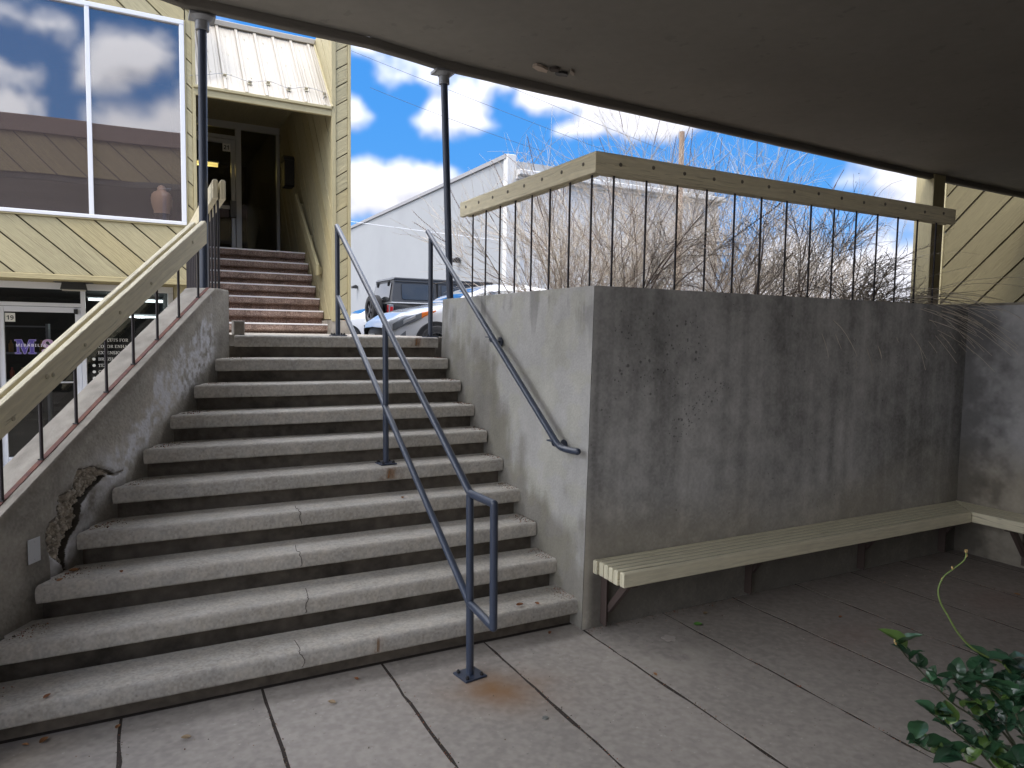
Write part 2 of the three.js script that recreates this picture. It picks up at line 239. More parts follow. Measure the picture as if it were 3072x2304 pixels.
{
  const W = 1536, H = 847, st = fbm(W, H, 70, 6, 4, 51), bl = fbm(W, H, 9, 5, 6, 52), f = fbm(W, H, 300, 170, 2, 53), m = fbm(W, H, 50, 28, 5, 54), blk = fbm(W, H, 120, 60, 3, 55);
  M.parapet = std({ roughness: 0.93, bumpMap: greyTex(W, H, i => 0.6 + 0.3 * (m[i] - 0.5) + 0.25 * (f[i] - 0.5)), bumpScale: 0.006, map: colorTex(W, H, (i, px, py) => {
    const s = -1.7 + px / W * 3.81, y = py / H * 2.1, h = y - noseLine(s), top = 0.918 + 0.568 * s - y;
    let v = 0.82 + 0.5 * (bl[i] - 0.5) + 0.18 * (m[i] - 0.5) + 0.14 * (f[i] - 0.5);
    let c = [0.55 * v, 0.52 * v, 0.465 * v];
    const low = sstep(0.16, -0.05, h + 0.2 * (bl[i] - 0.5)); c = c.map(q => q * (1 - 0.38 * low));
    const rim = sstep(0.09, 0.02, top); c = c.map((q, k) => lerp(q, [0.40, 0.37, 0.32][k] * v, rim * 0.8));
    const reach = 0.09 + 0.17 * sstep(0.55, 1.0, s) * sstep(2.0, 1.85, s) - 0.1 * sstep(0.62, 0.75, Math.abs(s - 0.9) < 0.14 ? 0.8 : 0);
    let ef = sstep(reach + 0.05, reach - 0.06, h + 0.22 * (st[i] - 0.5) + 0.16 * (m[i] - 0.5)) * sstep(-0.06, 0.04, h + 0.08 * (m[i] - 0.5)) * sstep(0.52, 0.72, s) * sstep(1.95, 1.8, s);
    ef *= clamp(0.4 + 1.6 * (blk[i] - 0.3)); c = c.map((q, k) => lerp(q, [0.74, 0.75, 0.80][k], clamp(ef * 0.95)));
    const pol = inPoly(s, y, HOLEPOLY), d2 = polyDist(s, y, CRACK);
    if (pol) { const g = blk[i] * 0.7 + f[i] * 0.5; c = [0.5 * g + 0.1, 0.45 * g + 0.09, 0.38 * g + 0.075]; if (polyDist(s, y, HOLE) < 0.008) c = c.map(q => q * 0.4); }
    else if (s > 0.2 && s < 0.8 && h > -0.16 && d2 < 0.2) { const e = sstep(0.2, 0.02, d2) * clamp(0.3 + 1.3 * (m[i] - 0.3)) * sstep(-0.16, -0.05, h); c = c.map((q, k) => lerp(q, [0.62, 0.63, 0.67][k], 0.9 * e)); }
    if (s < 0.62 && d2 < 0.003 + 0.006 * m[i]) c = [0.05, 0.044, 0.036];
    return c;
  }) });
}
// right court wall, 4.6 m by 2 m, pale blotches
{
  const W = 1024, H = 445, st = fbm(W, H, 40, 3, 4, 61), bl = fbm(W, H, 9, 5, 6, 62), f = fbm(W, H, 230, 100, 2, 63), m = fbm(W, H, 46, 20, 4, 64);
  M.courtWall = std({ roughness: 0.9, bumpMap: greyTex(W, H, i => 0.6 + 0.3 * (m[i] - 0.5) + 0.2 * (f[i] - 0.5)), bumpScale: 0.004, map: colorTex(W, H, (i, px, py) => {
    const u = px / W * 4.6, y = py / H * 2; let v = 0.95 + 0.24 * (bl[i] - 0.5) + 0.16 * (st[i] - 0.5) + 0.14 * (m[i] - 0.5) + 0.1 * (f[i] - 0.5);
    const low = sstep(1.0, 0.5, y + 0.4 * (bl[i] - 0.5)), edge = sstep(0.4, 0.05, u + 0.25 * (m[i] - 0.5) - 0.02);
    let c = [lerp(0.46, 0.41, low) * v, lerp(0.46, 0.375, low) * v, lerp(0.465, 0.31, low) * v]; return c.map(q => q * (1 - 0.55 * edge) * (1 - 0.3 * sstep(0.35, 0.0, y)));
  }) });
}
// painted rough-sawn timber, grain along u: 2.4 m by 0.6 m
function woodTex(seed, base, dark, crack) {
  const W = 1024, H = 512, g = fbm(W, H, 5, 90, 3, seed, 0.6), g2 = fbm(W, H, 14, 150, 2, seed + 1), w = fbm(W, H, 4, 5, 4, seed + 2), m = fbm(W, H, 40, 40, 4, seed + 3);
  const warp = (x, y) => { const yy = (y + Math.round((w[y * W + x] - 0.5) * 46) + H) % H; return yy * W + x; };
  const gr = new Float32Array(W * H), ck = new Float32Array(W * H);
  for (let y = 0, i = 0; y < H; y++) for (let x = 0; x < W; x++, i++) { const k = warp(x, y); gr[i] = g[k]; ck[i] = sstep(crack, crack + 0.1, g2[k]) * sstep(0.35, 0.6, w[i] + 0.2 * (m[i] - 0.5)); }
  return { map: colorTex(W, H, i => { const v = 0.93 + 0.16 * (gr[i] - 0.5) + 0.12 * (m[i] - 0.5) + 0.1 * (w[i] - 0.5), d = 0.55 * ck[i]; return base.map((b, k) => lerp(b * v, dark[k], d)); }, [1 / 2.4, 1 / 0.6]), bump: greyTex(W, H, i => 0.6 + 0.5 * (gr[i] - 0.5) + 0.12 * (m[i] - 0.5) - 0.4 * ck[i], [1 / 2.4, 1 / 0.6]) };
}
const wA = woodTex(71, [0.45, 0.40, 0.24], [0.33, 0.28, 0.17], 0.7), wB = woodTex(75, [0.76, 0.69, 0.49], [0.36, 0.32, 0.22], 0.74), wC = woodTex(79, [0.78, 0.735, 0.55], [0.33, 0.3, 0.2], 0.78);
M.siding = std({ map: wA.map, bumpMap: wA.bump, bumpScale: 0.004, roughness: 0.72 });
M.sidingB = std({ map: wA.map, bumpMap: wA.bump, bumpScale: 0.005, roughness: 0.75, color: rgb(0.93, 0.94, 0.95) });
M.sidingC = std({ map: wA.map, bumpMap: wA.bump, bumpScale: 0.005, roughness: 0.7, color: rgb(1.0, 0.97, 0.9) });
M.railWood = std({ map: wB.map, bumpMap: wB.bump, bumpScale: 0.005, roughness: 0.55 });
M.benchWood = std({ map: wC.map, bumpMap: wC.bump, bumpScale: 0.002, roughness: 0.42 });
M.trim = std({ map: wA.map, bumpMap: wA.bump, bumpScale: 0.002, roughness: 0.6, color: rgb(1, 0.99, 0.95) });
M.backing = std({ color: rgb(0.09, 0.075, 0.05), roughness: 0.95 });
M.steel = phys({ color: rgb(0.036, 0.05, 0.085), roughness: 0.34, clearcoat: 0.35, clearcoatRoughness: 0.35, bumpMap: concreteBump, bumpScale: 0.0008 });
M.darkBar = std({ color: rgb(0.022, 0.018, 0.022), roughness: 0.5 });
M.galv = std({ color: rgb(0.27, 0.28, 0.3), roughness: 0.5, metalness: 0.3 });
M.bolt = std({ color: rgb(0.2, 0.18, 0.14), roughness: 0.5, metalness: 0.6 });
M.alu = std({ color: rgb(0.62, 0.63, 0.64), roughness: 0.38, metalness: 0.55 });
M.whiteFrame = std({ color: rgb(0.74, 0.76, 0.80), roughness: 0.4 });
M.darkMetal = std({ color: rgb(0.03, 0.03, 0.032), roughness: 0.45 });
M.black = std({ color: rgb(0.012, 0.012, 0.013), roughness: 0.5 });
M.room = std({ color: rgb(0.03, 0.028, 0.03), roughness: 0.9 });
M.shopRoom = std({ color: rgb(0.025, 0.03, 0.03), roughness: 0.85 });
M.rustStrip = std({ roughness: 0.85, bumpMap: concreteBump, bumpScale: 0.003, map: colorTex(512, 512, (i, x, y) => { const k = (y * 2) * 1024 + x * 2, t = sstep(0.4, 0.7, NC.m[k]), v = 0.8 + 0.5 * (NC.a[k] - 0.5); return [lerp(0.14, 0.2, t) * v, lerp(0.06, 0.08, t) * v, lerp(0.052, 0.056, t) * v]; }, [1, 1]) });
M.dirt = std({ color: rgb(0.04, 0.031, 0.026), roughness: 1, bumpMap: concreteBump, bumpScale: 0.01 });
M.soil = std({ color: rgb(0.11, 0.085, 0.06), roughness: 1, bumpMap: concreteBump, bumpScale: 0.02 });
// overhead soffit paint, 2 m tile with a few scuffs
{
  const W = 1024, a = fbm(W, W, 4, 4, 6, 81), m = fbm(W, W, 50, 50, 4, 82), sp = fbm(W, W, 26, 26, 5, 83);
  M.soffit = std({ roughness: 0.85, bumpMap: greyTex(W, W, i => 0.5 + 0.4 * (m[i] - 0.5), [0.33, 0.33]), bumpScale: 0.0015, map: colorTex(W, W, i => { const v = 0.92 + 0.14 * (a[i] - 0.5) + 0.06 * (m[i] - 0.5) - 0.12 * sstep(0.9, 0.96, sp[i]); return [0.225 * v, 0.214 * v, 0.193 * v]; }, [0.33, 0.33]) });
  M.lip = std({ color: rgb(0.13, 0.12, 0.105), roughness: 0.8, bumpMap: concreteBump, bumpScale: 0.004 });
}
// brown tweed carpet, 0.5 m tile
{
  const W = 512, f = fbm(W, W, 128, 128, 2, 91), a = fbm(W, W, 6, 6, 4, 92), r = rng(93);
  M.carpet = std({ roughness: 1, bumpMap: greyTex(W, W, i => f[i], [2, 2]), bumpScale: 0.006, map: colorTex(W, W, i => { const q = f[i] + 0.5 * (r() - 0.5), v = 0.75 + 0.5 * (a[i] - 0.5), t = sstep(0.35, 0.75, q); return [lerp(0.24, 0.70, t) * v, lerp(0.15, 0.53, t) * v, lerp(0.115, 0.435, t) * v]; }, [2, 2]) });
}
M.nosing = std({ color: rgb(0.88, 0.86, 0.86), roughness: 0.5 });
M.roofMetal = std({ color: rgb(0.40, 0.365, 0.305), roughness: 0.42, bumpMap: concreteBump, bumpScale: 0.0006 });
M.stuccoShaded = std({ roughness: 0.95, bumpMap: concreteBump, bumpScale: 0.004, map: colorTex(512, 512, (i, x, y) => { const k = (y * 2) * 1024 + x * 2, v = 0.96 + 0.12 * (NC.a[k] - 0.5); return [0.345 * v, 0.36 * v, 0.375 * v]; }, [0.08, 0.08]) });  // warehouse side wall, its shade painted in as a darker, bluer tone
M.stuccoLit = std({ color: rgb(0.62, 0.62, 0.61), roughness: 0.9 });  // lighter copy for the front wall, sunlight painted into the tone
M.asphalt = std({ roughness: 0.95, map: colorTex(512, 512, (i, x, y) => { const k = (y * 2) * 1024 + x * 2, v = 0.8 + 0.6 * (NC.f[k] - 0.5) + 0.5 * (NC.a[k] - 0.5); return [0.075 * v, 0.074 * v, 0.072 * v]; }, [0.25, 0.25]) });
M.glassFilm = phys({ color: rgb(0.54, 0.455, 0.46), roughness: 0.012, metalness: 0, transmission: 0.88, thickness: 0, ior: 3.0 });
M.glass = phys({ color: rgb(0.5, 0.52, 0.53), roughness: 0.02, metalness: 0, transmission: 1, thickness: 0, ior: 1.5 });

// boards cut to an outline: strips of width w at an angle, each one its own mesh under a parent.
// origin o with in-plane axes ux, uy (unit), outward normal un; outline clipped against a convex polygon
function clipPoly(P, a, b, c) { const o = []; for (let i = 0; i < P.length; i++) { const p = P[i], q = P[(i + 1) % P.length], dp = a * p[0] + b * p[1] - c, dq = a * q[0] + b * q[1] - c; if (dp >= 0) o.push(p); if (dp * dq < 0) { const t = dp / (dp - dq); o.push([lerp(p[0], q[0], t), lerp(p[1], q[1], t)]); } } return o; }
const area = P => { let s = 0; for (let i = 0; i < P.length; i++) { const q = P[(i + 1) % P.length]; s += P[i][0] * q[1] - q[0] * P[i][1]; } return s / 2; };
function boards(parent, name, outline, o, ux, uy, un, angle, w, gap, t, mats, seed, phase = 0) {
  const r = rng(seed), ca = Math.cos(angle), sa = Math.sin(angle), ds = outline.map(p => -sa * p[0] + ca * p[1]), d0 = Math.min(...ds), d1 = Math.max(...ds);
  const mtx = new THREE.Matrix4().makeBasis(V(...ux), V(...uy), V(...un)).setPosition(...o);
  for (let k = Math.floor((d0 - phase) / w); k * w + phase < d1; k++) {
    let P = clipPoly(outline, -sa, ca, k * w + phase + gap / 2); P = clipPoly(P, sa, -ca, -((k + 1) * w + phase - gap / 2));
    P = P.filter((p, i) => { const q = P[(i + 1) % P.length]; return Math.hypot(p[0] - q[0], p[1] - q[1]) > 0.004; });
    if (P.length < 3 || Math.abs(area(P)) < 0.0012) continue;
    if (area(P) < 0) P.reverse();
    const th = t * (0.86 + 0.28 * r()); let g;
    try { g = prism(P, th, Math.min(0.003, th * 0.3)); } catch (e) { continue; }
    g = grainUV(g, [ca, sa, 0], [r() * 2.4, r() * 0.6]); g.applyMatrix4(mtx);
    mesh(name, g, mats[Math.floor(r() * mats.length)], parent);
  }
}
// ================================================================ SETTING
struct('ground', new THREE.PlaneGeometry(3000, 3000).rotateX(-Math.PI / 2).translate(0, -0.12, 0), M.asphalt);
// upper parking lot, 1.2 m above the court
{
  const g = grainUV(slab([[2.62, -6.3], [300, -6.3], [300, -420], [-160, -420], [-160, -18], [2.62, -18]], -0.1, 1.2), [1, 0, 0]);
  struct('parking_lot', g, M.asphalt);
}
// court paving: long slabs with open joints over a bed of dirt
struct('joint_bed', box(-4.6, 6.0, -0.1, -0.0012, -3.62, 1.6), M.dirt);
{
  const pav = new THREE.Group(); pav.name = 'pavement'; pav.userData.kind = 'structure'; scene.add(pav);
  const r = rng(101), J = []; for (let k = -9; k <= 8; k++) J.push(1.10 + 0.592 * k); J.push(5.952);
  for (let k = 0; k + 1 < J.length; k++) {
    const x0 = J[k], x1 = J[k + 1]; if (x1 < -4.2) continue;
    const zb = x0 > 2.2 ? -3.352 : -3.455, N = 70, L = [], R = [], z1 = 1.5;
    for (let i = 0; i <= N; i++) { const z = lerp(zb, z1, i / N); L.push([x0 + 0.007 + 0.012 * (n3(z * 9, x0, 3) - 0.5) + 0.012 * Math.max(0, n3(z * 23, x0 * 3, 8) - 0.72), z]); R.push([x1 - 0.007 - 0.012 * (n3(z * 9, x1, 9) - 0.5) - 0.012 * Math.max(0, n3(z * 23, x1 * 3, 4) - 0.72), z]); }
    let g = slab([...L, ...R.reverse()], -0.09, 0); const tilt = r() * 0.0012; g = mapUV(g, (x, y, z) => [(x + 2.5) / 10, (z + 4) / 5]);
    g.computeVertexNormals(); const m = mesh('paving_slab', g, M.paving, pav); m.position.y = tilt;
  }
}
// lower court in front of the shop, its unseen left reach added to bounce light
struct('lower_court', grainUV(slab([[-16, -12], [0.5, -12], [0.5, -3.63], [-4.25, -3.63], [-4.25, 6], [-16, 6]], -0.1, 0.0), [1, 0, 0]), M.plainConcrete);

// ---------------------------------------------------------------- the concrete stair
const wallX = z => -0.46 + (z + 3.904) * -0.62464;     // plan line of the left stair wall
const RIS = 0.1677, RUN = 0.2492, Z1 = -3.406, XR = 2.293;
{
  const st = thing('concrete_staircase', 'wide concrete staircase of ten worn steps rising between two concrete walls', 'stairs', [0, 0, 0]);
  const TH = 0.088, OVER = 0.08;
  const prof = (depth) => { const p = []; p.push([-depth, TH]); p.push([-depth * 0.6, TH]); p.push([-0.09, TH]); p.push([-0.045, TH - 0.001]); for (let k = 0; k <= 5; k++) { const a = k / 5 * Math.PI / 2; p.push([-0.022 + 0.022 * Math.sin(a), TH - 0.022 + 0.022 * Math.cos(a)]); } p.push([0.001, TH * 0.45]); p.push([-0.002, 0.016]); for (let k = 0; k <= 3; k++) { const a = k / 3 * Math.PI / 2; p.push([-0.014 + 0.012 * Math.cos(a), 0.012 - 0.012 * Math.sin(a)]); } p.push([-OVER - 0.03, 0]); return p; };
  const surf = (n, x, q, seed) => { // a worn point on step n at x, profile point q
    const zN = Z1 - n * RUN, yT = (n + 1) * RIS - TH, edge = Math.exp(-(((q[0] + 0.008) / 0.03) ** 2)) * (q[1] > TH * 0.5 ? 1 : 0.5);
    const wob = 0.004 * (n3(x * 2.1, n * 5 + 1, 2) - 0.5), chip = Math.max(0, n3(x * 26, n * 7, q[1] * 9) - 0.6) * 0.009 * edge + Math.max(0, n3(x * 9, n * 11, 5) - 0.74) * 0.02 * edge, fine = 0.0007 * (n3(x * 70, q[0] * 70, n + q[1] * 60) - 0.5);
    return [x, yT + q[1] + wob * 0.6 - chip * 0.8 + fine, zN + q[0] + wob - chip + fine];
  };
  for (let n = 0; n < 10; n++) {
    const zN = Z1 - n * RUN, deep = n === 9 ? 0.6 : RUN + 0.02, P = prof(deep), NX = 200, xr = XR - 0.004 - 0.006 * ((n * 7) % 3);
    const xl = q => wallX(zN + Math.max(q[0], -0.34)) + (q[0] > -RUN * 0.62 ? 0.028 : -0.03);
    const g = sheet(NX, P.length - 1, (u, v) => { const q = P[Math.round(v * (P.length - 1))]; return surf(n, lerp(xl(q), xr, u), q); }, (u, v, p) => [p[0] + n * 0.37, p[2] - p[1] * 0.9 + n * 0.61]);
    const cap = side => { const c = P.map(q => surf(n, side ? xr : xl(q), q)), cx = surf(n, side ? xr : xl([-0.1, 0]), [-0.1, TH * 0.5]); const pos = []; for (let i = 0; i + 1 < c.length; i++) pos.push(...cx, ...(side ? c[i + 1] : c[i]), ...(side ? c[i] : c[i + 1])); const gg = new THREE.BufferGeometry(); gg.setAttribute('position', new THREE.Float32BufferAttribute(pos, 3)); gg.computeVertexNormals(); return grainUV(gg, [1, 0, 0]); };
    mesh('step', [g, cap(0), cap(1)], M.step, st);
    // recessed riser below the nose
    const y0 = n * RIS - 0.03, y1 = (n + 1) * RIS - TH + 0.004, zr = zN - OVER, xw = wallX(zr) - 0.05;
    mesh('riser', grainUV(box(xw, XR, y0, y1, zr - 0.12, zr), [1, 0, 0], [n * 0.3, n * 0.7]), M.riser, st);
  }
  mesh('stair_core', slab([[wallX(-3.62) - 0.02, -3.62], [XR, -3.62], [XR, -5.95], [wallX(-5.95), -5.95]], -0.1, 0.05), M.riser, st);
  // hairline cracks running over the noses of the lower steps
  const cr = rng(112), P9 = prof(RUN);
  for (const [n, x] of [[0, 0.68], [1, 0.79], [2, 0.78], [3, 0.83]]) {
    const pts = []; let xx = x; for (let k = 1; k < P9.length - 4; k++) { xx += (cr() - 0.5) * 0.022; const q = P9[k], p = surf(n, xx, q); pts.push([p[0], p[1] + 0.0005, p[2] + 0.0008]); }
    mesh('crack', tube(pts, 0.0016, 40, 4), M.crackDark ??= std({ color: rgb(0.05, 0.042, 0.035), roughness: 1 }), st);
  }
  // rust run below the middle post and at the right end of the top step
  const W = 256, a = fbm(W, W, 8, 5, 4, 113), b = fbm(W, W, 16, 3, 3, 114);
  const rust = std({ transparent: true, roughness: 0.95, map: colorTex(W, W, (i, x, y) => { const u = x / W * 2 - 1, v = y / W; const k = Math.exp(-(((u + 0.5 * (a[i] - 0.5)) / 0.34) ** 2)) * sstep(0, 0.35, v) * sstep(0.95, 0.5, v) * clamp(0.5 + 1.5 * (a[i] - 0.35)) * (0.55 + 0.9 * (b[i] - 0.3)); return [0.30, 0.145, 0.05, 0.6 * k * sstep(0.3, 0.6, b[i] * 0.5 + a[i] * 0.6)]; }) });
  const patch = (n, x0, x1) => { const Q = P9.slice(1, -1).map(q => [q[0] + (q[0] > -0.03 ? 0.0016 : 0), q[1] + (q[0] < -0.01 && q[1] > TH * 0.5 ? 0.0022 : 0)]); return sheet(24, Q.length - 1, (u, v) => { const p = surf(n, lerp(x0, x1, u), Q[Math.round(v * (Q.length - 1))]); return [p[0], p[1] + 0.0012, p[2] + 0.0012]; }, (u, v) => [u, 1 - v]); };
  mesh('rust_stain', patch(4, 1.28, 1.66), rust, st); mesh('rust_stain', patch(9, 1.95, 2.27), rust, st); mesh('rust_stain', patch(0, 1.02, 1.12), rust, st);
}
// landing at the head of the stair
struct('landing', grainUV(slab([[0.5, -5.95], [2.62, -5.95], [2.62, -9.42], [0.5, -9.42]], -0.1, 1.677), [1, 0, 0]), M.plainConcrete);
tag(mesh('concrete_block', grainUV(box(0.665, 0.745, 1.677, 1.785, -5.86, -5.72, 0.012, 2), [1, 0, 0]), M.plainConcrete), 'small tan concrete block at the left end of the top step', 'concrete block');

// ---------------------------------------------------------------- left stair wall (angled in plan)
const PW = { pos: [-0.492, 0, -3.853], turn: 58.008 * Math.PI / 180 };
const topY = s => s > 1.925 ? 2.01 - 0.03 * (s - 1.925) : 0.918 + 0.568 * s;
{
  const w = thing('left_stair_wall', 'sloping concrete stair wall with white salt stains and a broken patch', 'concrete wall', PW.pos, PW.turn);
  w.name = 'stair_wall'; taken.stair_wall = 0;
  const S0 = -1.62, S1 = 2.105, T = 0.225;
  // inner face, relief of the broken patch modelled
  const f = (s, y) => { const d1 = polyDist(s, y, HOLE), d2 = polyDist(s, y, CRACK), pol = inPoly(s, y, HOLEPOLY), top = topY(s) - y; let z = 0.002 * (n3(s * 4, y * 4, 1) - 0.5) + 0.0016 * (n3(s * 60, y * 60, 7) - 0.5);
    if (pol) z -= 0.006 + sstep(0, 0.03, d1) * 0.01 + 0.03 * (n3(s * 55, y * 55, 3) - 0.45) + 0.02 * (n3(s * 130, y * 130, 5) - 0.5);
    else if (s > 0.1 && s < 0.95 && d2 < 0.16) { const h = sstep(0.16, 0.03, d2) * sstep(-0.03, 0.03, (s - 0.25) - (y - 0.55) * 0.6 + 0.08); z += h * (0.016 + 0.012 * (n3(s * 18, y * 18, 2) - 0.5)); }
    if (d2 < 0.012 && s < 0.62) z -= 0.016 * (1 - d2 / 0.012); if (!pol && d1 < 0.006 && s < 0.7) z -= 0.006;
    if (top < 0.012) z -= 0.006 * (1 - top / 0.012) ** 2; return z; };
  const NS = 420, NV = 220;
  const face = sheet(NS, NV, (u, v) => { const s = lerp(S0, S1, u), y = v * topY(s); return [s, y, f(s, y)]; }, (u, v, p) => [(p[0] + 1.7) / 3.81, p[1] / 2.1]);
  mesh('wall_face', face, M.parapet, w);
  const cap = sheet(160, 8, (u, v) => { const s = lerp(S0, S1, u); return [s, topY(s) + 0.003 * (n3(s * 30, v * 8, 4) - 0.5) - (v < 0.05 ? 0.002 : 0) - (v > 0.95 ? 0.004 : 0), -0.006 - v * (T - 0.006)]; }, (u, v) => [lerp(S0, S1, u), v * T]);
  mesh('wall_top', cap, M.plainConcrete, w);
  const out = []; for (let i = 0; i <= 40; i++) { const s = lerp(S0, S1, i / 40); out.push([s, topY(s) - 0.012]); }
  mesh('wall_body', grainUV(prism([[S0, -0.1], [S1, -0.1], ...out.reverse()], T - 0.05).translate(0, 0, -T), [1, 0, 0]), M.plainConcrete, w);
  mesh('wall_end', sheet(6, 60, (u, v) => [S1 + 0.001 + 0.002 * n3(u * 3, v * 30, 2), v * topY(S1), -u * T], (u, v) => [u * T, v * 2]), M.plainConcrete, w);
  // loose rubble sitting in the broken patch
  const r = rng(121), bits = [];
  for (let k = 0; k < 900; k++) { const s = 0.18 + r() * 0.55, y = 0.5 + r() * 0.5; if (!inPoly(s, y, HOLEPOLY) || polyDist(s, y, HOLE) < 0.004) continue; const q = 0.003 + r() * r() * 0.015, g = new THREE.IcosahedronGeometry(q, 0).scale(1, 0.6 + 0.5 * r(), 0.8).rotateX(r() * 6).rotateZ(r() * 6).translate(s, y, f(s, y) + q * 0.35); bits.push(g); }
  tag(mesh('broken_rubble', grainUV(join(bits), [1, 0, 0]), M.rubble = std({ roughness: 1, map: M.step.map, color: rgb(1.0, 0.97, 0.93) }), w), null, null, null, 'stuff');
}
tag(mesh('cover_plate', [box(-0.038, 0.038, -0.058, 0.058, 0, 0.006, 0.003, 2), new THREE.CylinderGeometry(0.0035, 0.0035, 0.003, 10).rotateX(Math.PI / 2).translate(0, 0.042, 0.007), new THREE.CylinderGeometry(0.0035, 0.0035, 0.003, 10).rotateX(Math.PI / 2).translate(0, -0.042, 0.007)], M.whitePlate = std({ color: rgb(0.58, 0.60, 0.64), roughness: 0.4 })), 'blank pale metal cover plate screwed to the left stair wall', 'cover plate');
{ const p = scene.getObjectByName('cover_plate'), t = PW.turn, s = 0.101, z = 0.004; p.position.set(PW.pos[0] + s * Math.cos(t) + z * Math.sin(t), 0.667, PW.pos[2] - s * Math.sin(t) + z * Math.cos(t)); p.rotation.y = t; }
// timber rail on that wall
{
  const g = thing('timber_handrail', 'sloping double-board timber handrail on thin bars along the left stair wall', 'handrail', PW.pos, PW.turn);
  const top = s => 1.392 + 0.5935 * s, bot = s => 1.243 + 0.588 * s, a = -1.5, b = 1.812;
  const brd = (z0, b2) => grainUV(prism([[a, bot(a)], [b2, bot(b2)], [b2 + 0.005, top(b2) - 0.02], [b2 - 0.015, top(b2) - 0.006], [a, top(a)]], 0.038, 0.007, 3).translate(0, 0, z0), [1, 0.59, 0], [z0 * 7, z0 * 3]);
  mesh('board', brd(-0.047, b), M.railWood, g); mesh('board', brd(-0.108, b - 0.02), M.railWood, g);
  for (let k = -5; k <= 6; k++) { const s = 0.262 + k * 0.2545; mesh('baluster', [rod([s, topY(s) - 0.01, -0.0655], [s, top(s) - 0.05, -0.0655], 0.0085, 8), box(s - 0.012, s + 0.012, topY(s), topY(s) + 0.006, -0.078, -0.053)], M.darkBar, g); }
  { const P = []; for (let i = 0; i <= 30; i++) { const s = lerp(-1.6, 1.93, i / 30); P.push([s, topY(s) + 0.004]); } for (let i = 30; i >= 0; i--) { const s = lerp(-1.6, 1.93, i / 30); P.push([s, topY(s) - 0.01]); } mesh('base_strip', grainUV(prism(P, 0.026).translate(0, 0, -0.0785), [1, 0.57, 0]), M.rustStrip, g); }
  for (const [s, h, q] of [[0.02, 0.3, 0.012], [0.24, 0.62, 0.014], [0.28, 0.5, 0.012], [0.52, 0.5, 0.011], [0.82, 0.5, 0.011], [1.13, 0.5, 0.011], [1.62, 0.62, 0.011], [-0.3, 0.5, 0.012]]) mesh('bolt', new THREE.CylinderGeometry(q * 0.8, q, 0.006, 14).rotateX(Math.PI / 2).translate(s, lerp(bot(s), top(s), h), -0.0075), M.railWood, g);
}
// level guard along the landing edge
{
  const g = thing('landing_guardrail', 'level double-board timber guardrail on thin bars at the left landing edge', 'guardrail', [0.56, 1.677, -5.55]);
  const brd = x => grainUV(prism([[-0.019, 0.972], [0.019, 0.972], [0.019, 1.098], [0.009, 1.108], [-0.009, 1.108], [-0.019, 1.098]], 3.63, 0.006, 2).translate(x, 0, -3.63), [0, 0, 1], [x * 9, x * 5]);
  mesh('board', brd(-0.027), M.railWood, g); mesh('board', brd(0.023), M.railWood, g);
  for (let k = 0; k < 15; k++) { const z = -0.1 - k * 0.245; mesh('baluster', rod([-0.002, 0.0, z], [-0.002, 1.03, z], 0.0085, 8), M.darkBar, g); }
}

// ---------------------------------------------------------------- planter wall on the right
const lean = g => { const p = g.attributes.position; for (let i = 0; i < p.count; i++) if (p.getX(i) < 2.7) p.setX(i, p.getX(i) + 0.0165 * (p.getY(i) - 0.9)); return g; };
{
  const w = thing('planter_wall', 'stained bare concrete planter wall behind the bench, right of the stairs', 'concrete wall');
  const fw = slab([[2.293, -3.358], [5.96, -3.358], [5.96, -3.56], [2.493, -3.56]], -0.1, 2.0, 0.0035, 2);
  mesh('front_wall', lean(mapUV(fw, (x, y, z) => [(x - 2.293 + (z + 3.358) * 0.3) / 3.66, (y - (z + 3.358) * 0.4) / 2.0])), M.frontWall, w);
  const sw = slab([[2.291, -3.3595], [2.493, -3.562], [2.493, -5.6], [2.291, -5.6]], -0.1, 2.0, 0.0035, 2);
  mesh('side_wall', lean(mapUV(sw, (x, y, z) => [(-z - 3.358 + (x - 2.29) * 0.4) / 2.24, (y - (x - 2.29) * 0.2) / 2.0])), M.sideWall, w);
  mesh('soil', sheet(40, 24, (u, v) => [lerp(2.64, 10.3, u), 1.45 + 0.1 * n3(u * 24, v * 14, 2), lerp(-3.55, -8.6, v)]), M.soil, w);
  mesh('back_wall', box(2.63, 10.4, 1.0, 1.52, -8.7, -8.58), M.plainConcrete, w);
}
